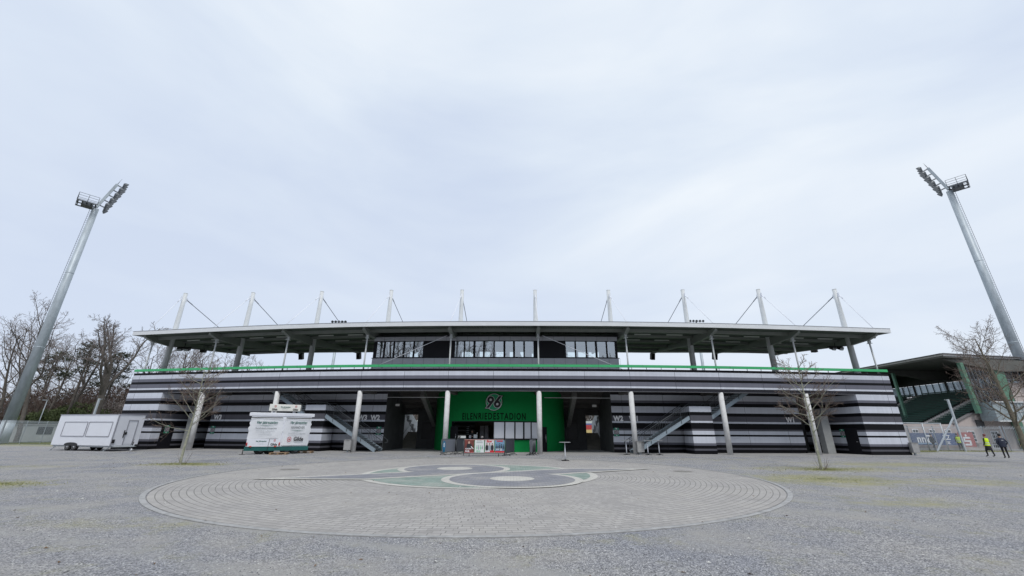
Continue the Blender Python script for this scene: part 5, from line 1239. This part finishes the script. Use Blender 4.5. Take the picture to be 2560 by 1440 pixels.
for x_ in (47.6, 49.7, 51.7): ow(x_, 1.75, .62, .95, False)
ow(54.6, 1.5, .75, 1.15); ow(57.6, 1.5, .8, 1.15); ow(60.8, 1.6, .8, 1.2); ow(63.5, 1.6, .8, 1.2)
b = MB(); b.box((56.2, 50.66, 2.95), (.95, .12, .85)); b.build('shuttered_window', mat('shutter_dark', (.06, .06, .065), .6), OS)
ow(57.3, .42, .9, .35, False, (4, 1))
# raked seating
st = MB(); AI = [MB() for _ in range(5)]; seat = MB(); rows = 19
st.box((49.3, (50.6 + YF) / 2, 1.2), (6.9, YF - 50.6, 2.4))
BL = [(50.7, 53.9)] + [(55.1 + j * 10.6, 64.5 + j * 10.6) for j in range(4)]
for i in range(rows):
    x0_ = 52.7 + i * .6; z_ = 2.65 + i * .25; yw = 50.42 + (x0_ + .6 - 45.6) * .0669; st.box((x0_ + .31, (yw + YF) / 2, z_ / 2), (.62, YF - yw, z_))
    for j, (ya, yb) in enumerate(BL):
        ya = max(ya, yw + .1)
        seat.box((x0_ + .33, (ya + yb) / 2, z_ + .33), (.28, yb - ya - .1, .04)); seat.box((x0_ + .5, (ya + yb) / 2, z_ + .5), (.04, yb - ya - .1, .12))
        AI[j].box((x0_ + .16, yb + .6, z_ + .06), (.3, 1.1, .12)); AI[j].box((x0_ + .46, yb + .6, z_ + .12), (.3, 1.1, .24))
st.build('terrace_steps', mat('terrace_dark', (.045, .05, .048), .9, var=.2), OS); seat.build('bench_rows', mat('bench_green', (.004, .052, .034), .5, var=.35, vscale=1.5), OS); [q.build('aisle_steps', mat('aisle_stone', (.45, .42, .40), .9, var=.2), OS) for q in AI]
# roof
ro = MB()
for (xa, za, xb, zb_) in ((53.3, 10.7, 66.5, 10.45),):
    ro.hexa([(xa, YG, za), (xb, YG + 2.6, zb_), (xb, YF, zb_), (xa, YF, za), (xa, YG, za + .18), (xb, YG + 2.6, zb_ + .45), (xb, YF, zb_ + .45), (xa, YF, za + .18)])
RO = ro.build('roof', oroof, OS)
fe = MB(); fe.beam((53.25, YG, 10.98), (53.25, YF, 10.98), .2, .22); fe.beam((53.2, YG - .05, 11.0), (66.5, YG + 2.55, 11.0), .2, .16); fe.build('roof_edge', mat('old_edge', (.42, .40, .38), .7, var=.2), RO)
fe = MB(); fe.beam((53.1, YG - .1, 11.13), (53.1, YF, 11.13), .3, .06); fe.beam((53.1, YG - .15, 11.13), (66.5, YG + 2.45, 11.13), .3, .06); fe.build('roof_flashing', mat('flash_dark', (.13, .13, .14), .6), RO)
for j in range(6):   # roof girders under the slab
    y = 50.2 + j * 9.4; g = MB(); g.prism([Vector((54.0, y, 10.6)), Vector((66.3, y, 10.4)), Vector((66.3, y, 9.2)), Vector((61, y, 9.1)), Vector((55.8, y, 10.1))], (0, .35, 0)); g.build('roof_girder', oroof, OS)
for j in range(5):
    y = 50.0 + j * 9.4; c = MB(); c.beam((55.8, y, 3.8 if j else 4.1), (55.8 - (.0 if j else .1), y, 10.1), .4 if j == 0 else .3, .4 if j == 0 else .3); c.build('steel_post', gsteel, OS)
c = MB(); c.prism([Vector(q) for q in ((60.0, 50.4, 10.5), (61.3, 50.4, 10.5), (61.2, 50.4, 6.5), (60.9, 50.4, 0), (60.2, 50.4, 0), (60.3, 50.4, 6.5))], (0, .5, 0)); c.build('main_post', gsteel, OS)
# rear glazing and gable glazing
gz = MB(); gz.box((64.3, 75, 8.15), (.05, 50, 1.5)); gz.build('rear_glazing', glass_s, OS)
gm = MB()
for i in range(50): gm.box((64.2, 50.5 + i, 8.15), (.1, .05 if i % 5 else .28, 1.6))
gm.box((64.2, 75, 7.4), (.14, 50, .12)); gm.box((64.25, 75, 9.75), (.3, 50, 1.6)); gm.build('glazing_bars', black_m, OS)
rb = MB(); rb.box((60, 100.3, 5.3), (13, .3, 10.6)); rb.build('far_gable', oroof, OS)
rb = MB(); rb.box((66.4, 76, 3.6), (.3, 49, 7.2)); rb.build('rear_wall', pink, OS)
gz = MB(); gz.poly([(56.1, 50.55, 4.9), (60.2, 50.6, 4.9), (60.2, 50.6, 9.6), (56.1, 50.55, 9.9)]); gz.build('gable_glazing', glass_s, OS)
gm = MB()
for i in range(9): gm.box((56.3 + i * .48, 50.5, 7.4), (.045, .06, 5.0))
for z in (5.2, 7.0, 8.6): gm.box((58.1, 50.5, z), (4.1, .07, .06 if z != 7.0 else .12))
gm.build('gable_bars', black_m, OS)
by = MB(); by.hexa([(56.2, 48.6, 3.2), (60.4, 49.0, 3.2), (60.4, 50.4, 3.2), (56.2, 50.3, 3.2), (56.2, 48.6, 5.3), (60.4, 49.0, 5.3), (60.4, 50.4, 5.3), (56.2, 50.3, 5.3)]); BY = by.build('glazed_bay', mat('bay_grey', (.26, .31, .33), .25, var=.2, vscale=.8), OS)
gm = MB()
for i in range(6): gm.beam((58.0 + i * .48, 48.72 + i * .045, 3.3), (58.0 + i * .48, 48.72 + i * .045, 5.2), .04, .04)
gm.beam((58.0, 48.7, 4.3), (60.4, 48.95, 4.3), .04, .04); gm.beam((56.15, 48.52, 3.2), (60.5, 48.92, 3.2), .14, .14); gm.beam((56.15, 48.52, 5.34), (60.5, 48.92, 5.34), .18, .12); gm.build('bay_frame', steel_l, BY)
bx = MB(); bx.box((68.5, 52.6, 5.6), (12, 2.4, 4.6)); bx.build('side_block', pink, OS)
bx = MB(); bx.box((64.4, 51.2, 9.2), (5.0, .1, 2.3)); bx.build('dark_window', mat('window_black', (.02, .025, .03), .2), OS)
gm = MB()
for i in range(6): gm.box((62.0 + i * .96, 51.12, 9.2), (.06, .06, 2.3))
for z in (8.2, 9.2, 10.2): gm.box((64.4, 51.12, z), (5.0, .05, .06))
gm.build('window_bars', galv_l, OS)

# ================================================================== trees
def grow(segs, p, d, L, r, lvl, rnd, cfg):
    """recursive bare branches: cfg per level: nseg, wobble, up, children, angle, ratio, start"""
    c = cfg[min(lvl, len(cfg) - 1)]; n = c['n']; pts = [(p.copy(), r)]; q = p.copy(); dd = d.normalized()
    for i in range(n):
        dd = (dd + Vector((rnd.gauss(0, 1), rnd.gauss(0, 1), rnd.gauss(0, 1))) * c['w'] + Vector((0, 0, c['up']))).normalized(); q = q + dd * (L / n); rr = r * (1 - (i + 1) / n * c.get('tap', .75)); pts.append((q.copy(), rr))
    for (a, ra), (b, rb) in zip(pts, pts[1:]): segs.append((a, b, ra, rb, lvl))
    if lvl >= len(cfg) - 1: return
    m_ = c['c']; ph = rnd.uniform(0, 6.28)
    for i in range(m_):
        f = c['s'] + (1 - c['s']) * (i + rnd.random() * .8) / m_; f = min(f, .99); j = min(int(f * n), n - 1); t = f * n - j; a, ra = pts[j]; b, rb = pts[j + 1]; o_ = a + (b - a) * t; ax_ = (b - a).normalized()
        ph += 2.4 + rnd.gauss(0, .4); ref = ax_.cross(Vector((.3, .2, 1))); ref = ref.normalized() if ref.length > .05 else Vector((1, 0, 0)); o2 = ax_.cross(ref); sdv = ref * cos(ph) + o2 * sin(ph); an = c['a'] * rnd.uniform(.75, 1.25)
        nd = ax_ * cos(an) + sdv * sin(an); ll = L * c['r'] * (1 - .55 * (f - c['s']) / (1 - c['s'] + .01) if c.get('taper', True) else 1) * rnd.uniform(.75, 1.2)
        grow(segs, o_, nd, ll, max((ra + (rb - ra) * t) * c.get('rr', .6), c.get('rmin', .004)), lvl + 1, rnd, cfg)
def tree_mesh(segs, thr, sides=(9, 5, 3)):
    tr_, cr = MB(), MB()
    for a, b, ra, rb, l in segs:
        if l <= thr: tr_.tube(a, b, ra, rb, sides[0] if l == 0 else 6, False)
        else: cr.tube(a, b, ra, rb, sides[1] if ra > .02 else 3, False)
    return tr_, cr
bark_p = mat('bark_pale', (.36, .35, .29), .9, var=.3, vscale=9, dirt=(.2, .22, .15), bump=.4, bscale=30); twig_p = mat('twig_brown', (.16, .12, .10), .9, var=.3, vscale=3)
bark_d = mat('bark_dark', (.115, .10, .088), .95, var=.4, vscale=2); twig_d = mat('twig_dark', (.185, .155, .145), .95, var=.3, vscale=1)
def make_tree(name, label, loc, seed, H, r, cfg, thr, bark, twig, group=None, lean=(0, 0), norm=None):
    rnd = random.Random(seed); segs = []; o = thing(name, label, 'tree', tuple(loc), group)
    grow(segs, Vector((0, 0, -.05)), Vector((lean[0], lean[1], 1)), H, r, 0, rnd, cfg)
    f = H / max(b.z for a, b, ra, rb, l in segs) if norm is None else norm / max(b.z for a, b, ra, rb, l in segs)
    segs = [(a * f, b * f, ra * (f if norm else 1), rb * (f if norm else 1), l) for a, b, ra, rb, l in segs]; t, c = tree_mesh(segs, thr); p = Vector(loc)
    to = t.build('trunk', bark); to.parent = o; c_ = c.build('crown', twig); c_.parent = o
    return o
young = [dict(n=12, w=.018, up=.05, c=22, a=1.1, r=.42, s=.335, rr=.38, tap=.8, rmin=.019), dict(n=7, w=.12, up=.08, c=8, a=.7, r=.5, s=.2, rr=.5, rmin=.010, tap=.65), dict(n=5, w=.15, up=.04, c=6, a=.65, r=.5, s=.15, rr=.7, rmin=.0065, tap=.4), dict(n=3, w=.15, up=.03, c=0, a=.6, r=.5, s=.2, tap=.3)]
make_tree('bare_tree', 'small bare tree with pale trunk left of the beer trailer', (-17.35, 22.95, 0), 3, 5.7, .068, young, 1, bark_p, twig_p, 'young bare trees on the gravel', (-.035, .0))
make_tree('bare_tree', 'small bare tree with mossy pale trunk in front of the W1 wall end', (15.5, 21.87, 0), 8, 6.0, .068, young, 1, bark_p, twig_p, 'young bare trees on the gravel', (.03, .0))
big = [dict(n=14, w=.035, up=.03, c=21, a=1.0, r=.50, s=.25, rr=.40, tap=.85, rmin=.022), dict(n=9, w=.13, up=.07, c=11, a=.75, r=.5, s=.12, rr=.45, rmin=.011), dict(n=6, w=.18, up=.03, c=8, a=.8, r=.5, s=.1, rr=.6, rmin=.009), dict(n=4, w=.2, up=.02, c=0, a=.6, r=.5, s=.2, tap=.4)]
make_tree('bare_tree', 'large bare tree at the right edge in front of the old stand', (32.7, 27.3, 0), 21, 9.6, .175, big, 1, mat('bark_olive', (.16, .145, .105), .9, var=.4, vscale=5), twig_p)
bark_t = thing
# sprouts at the trunk feet and one shrub stump
sp_ = MB(); rnd = random.Random(5)
for cx, cy in ((15.5, 21.8), (-17.2, 22.95)):
    for i in range(14 if cx > 0 else 6):
        a = rnd.uniform(0, 6.28); b0 = Vector((cx + .12 * cos(a), cy + .12 * sin(a), 0)); sp_.tube(b0, b0 + Vector((.25 * cos(a), .25 * sin(a), rnd.uniform(.25, .6))), .008, .003, 3, False)
o = sp_.build('trunk_sprouts', twig_p); o['kind'] = 'stuff'; o['label'] = 'thin twigs sprouting at the feet of the young trees'; o['category'] = 'twigs'
# background woods: prototypes then copies
forest = [dict(n=12, w=.05, up=.02, c=9, a=.65, r=.55, s=.32, rr=.6, tap=.8, rmin=.06), dict(n=9, w=.14, up=.06, c=7, a=.7, r=.5, s=.2, rr=.55, rmin=.03), dict(n=6, w=.18, up=.05, c=5, a=.7, r=.5, s=.15, rr=.6, rmin=.017), dict(n=4, w=.2, up=.05, c=3, a=.6, r=.55, s=.2, rr=.7, rmin=.014, tap=.5), dict(n=2, w=.2, up=.0, c=0, a=.6, r=.5, s=.2, tap=.3)]
oak = [dict(n=7, w=.03, up=.0, c=5, a=.48, r=1.3, s=.5, rr=.62, tap=.5, rmin=.12), dict(n=12, w=.10, up=.05, c=11, a=.75, r=.36, s=.32, rr=.42, rmin=.035), dict(n=7, w=.2, up=.04, c=7, a=.75, r=.5, s=.15, rr=.6, rmin=.022), dict(n=5, w=.22, up=.05, c=5, a=.65, r=.5, s=.15, rr=.6, rmin=.015, tap=.5), dict(n=2, w=.2, up=.0, c=0, a=.6, r=.5, s=.2, tap=.3)]
protos = []
for i, sd in enumerate((11, 12, 13, 14)):
    protos.append(make_tree('woodland_tree', 'tree', (0, 0, 0), sd, 18, .30, forest, 1, bark_d, twig_d, 'bare woodland trees', (0, 0), 18))
OAK = make_tree('woodland_tree', 'broad dark oak with forked trunk directly above the white trailer', (-62.3, 63, 0), 41, 10.5, .52, oak, 1, bark_d, twig_d, 'bare woodland trees', (.03, 0), 19.6)
for p in protos: reg(p)
rnd = random.Random(99)
def W(x, y, Yv):
    a = (x - 1280) / FPX; b = (720 - y) / FPX; u = a * cos(ROLL) + b * sin(ROLL); v = -a * sin(ROLL) + b * cos(ROLL)
    d = Vector((u, cos(PITCH) - v * sin(PITCH), sin(PITCH) + v * cos(PITCH))); return d * (Yv / d.y) + Vector((0, 0, 1.7))
# (photo x of the trunk foot, distance, crown-top y) -> real place and height
spots = [(-30, 58, 800), (20, 72, 815), (45, 57, 745), (100, 70, 835), (150, 66, 805), (190, 74, 845), (240, 78, 860), (330, 80, 855), (350, 72, 845), (385, 84, 850), (420, 78, 848), (455, 90, 862), (500, 86, 872), (90, 84, 850), (400, 96, 870), (545, 96, 888), (590, 104, 893), (0, 90, 850), (640, 112, 897)]
ORD = 'first second third fourth fifth sixth seventh eighth ninth tenth eleventh twelfth thirteenth fourteenth fifteenth sixteenth seventeenth eighteenth nineteenth twentieth'.split()
names = ['leftmost', 'leaning', 'tall thin', 'dark', 'twiggy', 'slim']
for i, (x, Y, ty) in enumerate(spots):
    g = W(x, 1090, Y); topz = W(x + (1090 - ty) * .27 * (1 if x < 700 else -1), ty, Y).z; pr_ = protos[i % 4]
    base = dict(loc=(g.x, g.y, 0), sc=topz / 18 * 1.04, rz=rnd.uniform(0, 6.28))
    where = ('at the left picture edge' if x < 30 else 'beside the left floodlight shaft' if x < 160 else 'between floodlight and oak' if x < 260 else 'behind the left roof corner' if x < 420 else 'seen under the left part of the roof')
    lab = '%s bare woodland tree %s, %s from left' % (['slender', 'dark', 'twiggy', 'straight'][i % 4], where, ORD[sorted(q[0] for q in spots).index(x)])
    t_ = dup(pr_, base['loc'], base['rz'], lab, base['sc']) if i >= 4 else pr_
    if i < 4: t_.location = base['loc']; t_.rotation_euler = (0, 0, base['rz']); t_.scale = (base['sc'],) * 3; t_['label'] = lab
# pines mixed in
def leaf_cloud(mb, c, r, n, rnd, s0=.12, s1=.3, flat=1):
    for _ in range(n):
        while True:
            q = Vector((rnd.uniform(-1, 1), rnd.uniform(-1, 1), rnd.uniform(-1, 1)))
            if q.length < 1: break
        q = Vector((q.x * r[0], q.y * r[1], q.z * r[2])) + Vector(c); a = Vector((rnd.gauss(0, 1), rnd.gauss(0, 1), rnd.gauss(0, flat))).normalized(); b = a.cross(Vector((rnd.gauss(0, 1), rnd.gauss(0, 1), rnd.gauss(0, 1)))).normalized(); s = rnd.uniform(s0, s1)
        mb.poly([q - a * s, q + b * s * .35, q + a * s, q - b * s * .35])
pine_m = mat('pine_needles', (.05, .058, .034), .9, var=.4, vscale=.6)
for j, (x, Y, ty, lab) in enumerate(((150, 64, 862, 'dark pine with ragged crown just right of the left floodlight shaft'), (235, 70, 880, 'smaller dark pine left of the forked oak'), (70, 74, 880, 'dark pine half hidden behind the left floodlight shaft'))):
    g = W(x, 1090, Y); top = W(x + 55, ty, Y).z; o = thing('pine_tree', lab, 'tree', (g.x, g.y, 0), 'pines in the wood'); B = Vector((g.x, g.y, 0)); t_ = MB(); t_.tube(B, B + Vector((0, 0, top)), .25, .06, 8); cr = MB(); rn = random.Random(j)
    for i in range(26):
        z = top * rn.uniform(.55, .98); a = rn.uniform(0, 6.28); L = rn.uniform(1, 2.8) * (1.15 - z / top * .6); e_ = B + Vector((L * cos(a), L * sin(a), z + .3)); t_.tube(B + Vector((0, 0, z - .4)), e_, .05, .02, 4); leaf_cloud(cr, e_, (1.0, 1.0, .4), 55, rn, .1, .28, .4)
    t_.build('trunk', bark_d, o); cr.build('crown', pine_m, o)
# undergrowth
def thicket(name, mb, m_, label): o = mb.build(name, m_); o['kind'] = 'stuff'; o['label'] = label; o['category'] = 'undergrowth'; return o
rn = random.Random(44); tm = MB(); tm2 = MB()
for i in range(10500):
    x = rn.uniform(-100, -22); y = rn.uniform(69, 90) + (x + 60) * -.12; base = Vector((x, y, 0)); h = rn.uniform(3, 10.5) * (1 if x < -40 else .75); d = Vector((rn.gauss(0, .3), rn.gauss(0, .3), 1)).normalized()
    mid = base + d * h * .5; e_ = mid + (d + Vector((rn.gauss(0, .35), rn.gauss(0, .35), 0))) * h * .5; tgt = tm if rn.random() < .6 else tm2
    tgt.tube(base, mid, .035, .025, 3, False); tgt.tube(mid, e_, .025, .012, 3, False)
    for _ in range(4):
        s0 = base + (mid - base) * rn.uniform(.3, 1) + (e_ - mid) * rn.random() * .7; tgt.tube(s0, s0 + Vector((rn.gauss(0, .7), rn.gauss(0, .7), rn.uniform(.1, .9))), .018, .01, 3, False)
leaf_cloud(tm, (-62, 81, 4.2), (46, 7, 6.2), 52000, rn, .12, .34)
thicket('brown_thicket', tm, mat('thicket_brown', (.105, .068, .055), .95, var=.4, vscale=.3), 'mass of brown leafless undergrowth behind the left fence'); thicket('grey_thicket', tm2, mat('thicket_grey', (.13, .11, .095), .95, var=.3, vscale=.3), 'greyish leafless twigs mixed into the undergrowth behind the left fence')
def bush(name, label, c, r, col, n, twigc, sz=(.1, .22)):
    o = thing(name, label, 'bush', (c[0], c[1], 0)); rn = random.Random(hash(label) % 1000 if False else len(label)); l = MB(); t_ = MB(); B = Vector((c[0], c[1], 0))
    for i in range(70):
        a = rn.uniform(0, 6.28); q = rn.random() ** .5; e_ = Vector((c[0] + r[0] * q * cos(a), c[1] + r[1] * q * sin(a), c[2] + r[2] * rn.uniform(-.2, .95) * sqrt(max(0, 1 - q * q)))); b0 = Vector((c[0] + r[0] * q * .6 * cos(a), c[1] + r[1] * q * .6 * sin(a), 0))
        t_.tube(b0, e_, .03, .012, 4, False)
        leaf_cloud(l, e_, (r[0] * .17, r[1] * .3, r[2] * .2), n // 70, rn, *sz)
    t_.build('stems', mat('stems_' + name, twigc, .9), o); l.build('foliage', mat('leaf_' + name, col, .85, var=.5, vscale=.8), o)
bush('green_bush', 'large green bush behind the left fence, left of the white trailer', (-67.8, 65.5, 2.9), (5.4, 2.0, 2.9), (.075, .10, .032), 9000, (.08, .07, .04)); 
bush('blossom_bush', 'pale grey blossoming bush behind the white trailer', (-61.5, 67, 3.9), (5.2, 2, 3.4), (.30, .26, .24), 5200, (.13, .10, .085), (.05, .11))
bush('green_bush', 'low green bush below the left floodlight beside the fence', (-74.5, 65.5, 2.3), (2.8, 1.2, 1.9), (.05, .07, .03), 2500, (.08, .07, .04))
# far wood beyond the pitch: seen through the passages and glazing
fm = MB(); rn = random.Random(4)
for i in range(2600):
    x = rn.uniform(-60, 150); y = 128 + rn.uniform(0, 14); h = rn.uniform(6, 14); b0 = Vector((x, y, 0)); d = Vector((rn.gauss(0, .1), 0, 1)); e_ = b0 + d * h; fm.tube(b0, e_, .14, .04, 3, False)
    for _ in range(5): s0 = b0 + (e_ - b0) * rn.uniform(.3, .95); fm.tube(s0, s0 + Vector((rn.gauss(0, 1.3), rn.gauss(0, .8), rn.uniform(.3, 1.6))), .06, .03, 3, False)
leaf_cloud(fm, (45, 134, 4), (100, 6, 5), 9000, rn, .3, .7)
thicket('far_wood', fm, mat('far_wood_m', (.14, .125, .11), .95, var=.3, vscale=.2), 'distant leafless wood beyond the pitch')
# pitch barrier with coloured banners far behind the passages
o = thing('pitch_board_wall', 'pale wall with coloured fan banners beyond the pitch, seen through the passages', 'wall', (0, 116, 0)); MB().box((0, 116, 2.3), (90, .3, 4.6)).build('wall', mat('far_white', (.5, .52, .52), .8), o)
for x0_, x1_, z0_, z1_, m_ in ((18.5, 24, 2.4, 3.6, mat('far_red', (.42, .05, .05), .7)), (18.5, 24, 3.6, 4.0, mat('far_blue', (.10, .12, .3), .7)), (19.6, 24, 1.5, 2.4, mat('far_yellow', (.55, .42, .18), .7)), (-31, -26, .6, 2.6, mat('far_teal', (.05, .22, .22), .6))): MB().box(((x0_ + x1_) / 2, 115.8, (z0_ + z1_) / 2), (x1_ - x0_, .06, z1_ - z0_)).build('fan_banner', m_, o)
# trees behind the camera, mirrored in the press box panes
for i, (x, y, sc) in enumerate(((-33, -16, 1.5), (-26, -19, 1.45), (-20, -15, 1.5), (-14, -20, 1.55), (-9.5, -17, 1.4), (-38, -21, 1.6))):
    dup(protos[i % 4], (x, y, 0), i * 1.3, 'bare tree behind viewer mirrored in press box, %s' % ['second from the outside', 'third from the outside', 'nearest the camera side', 'fourth from the outside', 'innermost', 'outermost and tallest'][i], sc)
for i, (x, y, sc, lab) in enumerate(((84, 74, .75, 'nearest'), (92, 84, .8, 'middle'), (90, 95, .8, 'farther'), (104, 92, .9, 'rearmost'), (80, 66, .62, 'rightmost'))):
    dup(protos[(i + 1) % 4], (x, y, 0), i * 1.7, 'bare tree behind the old stand rear glazing, %s of five' % lab, sc)
lf_ = MB(); rn = random.Random(31)
for i in range(900):
    if i % 3: x, y = rn.uniform(-30, 30), rn.uniform(4.5, 31)
    else: a = rn.uniform(0, 6.28); x, y = rn.choice(((15.5, 21.9), (-17.3, 22.9))); x += rn.gauss(0, 2.2); y += rn.gauss(0, 1.4)
    s_ = rn.uniform(.02, .045); a = rn.uniform(0, 6.28); z0_ = .03 if hypot(x - PCX, y - PCY) < PR + .3 else .006
    lf_.poly([(x + s_ * cos(a), y + s_ * sin(a), z0_), (x - s_ * .5 * sin(a), y + s_ * .5 * cos(a), z0_ + rn.uniform(.0, .02)), (x - s_ * cos(a), y - s_ * sin(a), z0_), (x + s_ * .5 * sin(a), y - s_ * .5 * cos(a), z0_ + rn.uniform(0, .02))], rn.choice((0, 0, 1)))
o = lf_.build('fallen_leaves', [mat('leaf_brown', (.16, .10, .055), .9), mat('paper_white', (.6, .6, .58), .9)]); o['kind'] = 'stuff'; o['label'] = 'sparse fallen leaves and scraps on the forecourt'; o['category'] = 'leaves'
wb_ = MB(); rn = random.Random(66)  # unseen wood behind the camera, added to block low sky light under the deck
for i in range(420):
    x = rn.uniform(-95, 95); y = -40 - rn.uniform(0, 12) + abs(x) * .28; b0 = Vector((x, y, 0)); e_ = b0 + Vector((rn.gauss(0, 1), 0, rn.uniform(14, 23))); wb_.tube(b0, e_, .25, .07, 4, False)
    for _ in range(10): s0 = b0 + (e_ - b0) * rn.uniform(.25, .98); wb_.tube(s0, s0 + Vector((rn.gauss(0, 2), rn.gauss(0, 1.2), rn.uniform(.5, 3))), .08, .03, 3, False)
for i in range(9): leaf_cloud(wb_, (-88 + i * 22, -44 + abs(-88 + i * 22) * .28, 9.5), (15, 5, 11.5), 2600, rn, .5, 1.2)
thicket('wood_edge', wb_, mat('sky_blocking_wood_m', (.085, .08, .06), .95, var=.35, vscale=.15), 'dense wood edge added behind the viewer to block low sky light, mirrored in windows')
# grass tufts
gm_ = MB(); rn = random.Random(8)
def tuft(cx, cy, rx, ry, n, h0=.03, h1=.09):
    for _ in range(n):
        a = rn.uniform(0, 6.28); q = abs(rn.gauss(0, .5)); x, y = cx + rx * q * cos(a), cy + ry * q * sin(a); h = rn.uniform(h0, h1); an = rn.uniform(0, 6.28); dx_, dy_ = .012 * cos(an), .012 * sin(an)
        gm_.poly([(x - dx_, y - dy_, 0), (x + dx_, y + dy_, 0), (x + rn.gauss(0, .02), y + rn.gauss(0, .02), h)])
tuft(-17.2, 23.0, 1.7, .6, 1100); tuft(-17.2, 14.4, 2.2, .9, 1500, .015, .05); tuft(15.6, 21.9, 1.2, .6, 900); tuft(16.5, 22.6, 4, 1.2, 700, .01, .04); tuft(12.5, 17.6, 2.5, 1.6, 900, .01, .03)
for i in range(70): tuft(36.5 + i * .25, 42.6 + (i * .25) * .22 if i < 28 else 46.4, .5, .35, 60, .05, .14)
for i in range(90): tuft(-80 + i * .42, 45.3 + i * .42 * .2, .7, .4, 45, .05, .16)
o = gm_.build('grass', mat('grass_blade', (.30, .31, .14), .9, var=.4, vscale=3)); o['kind'] = 'stuff'; o['label'] = 'thin olive grass tufts growing in the gravel'; o['category'] = 'grass'
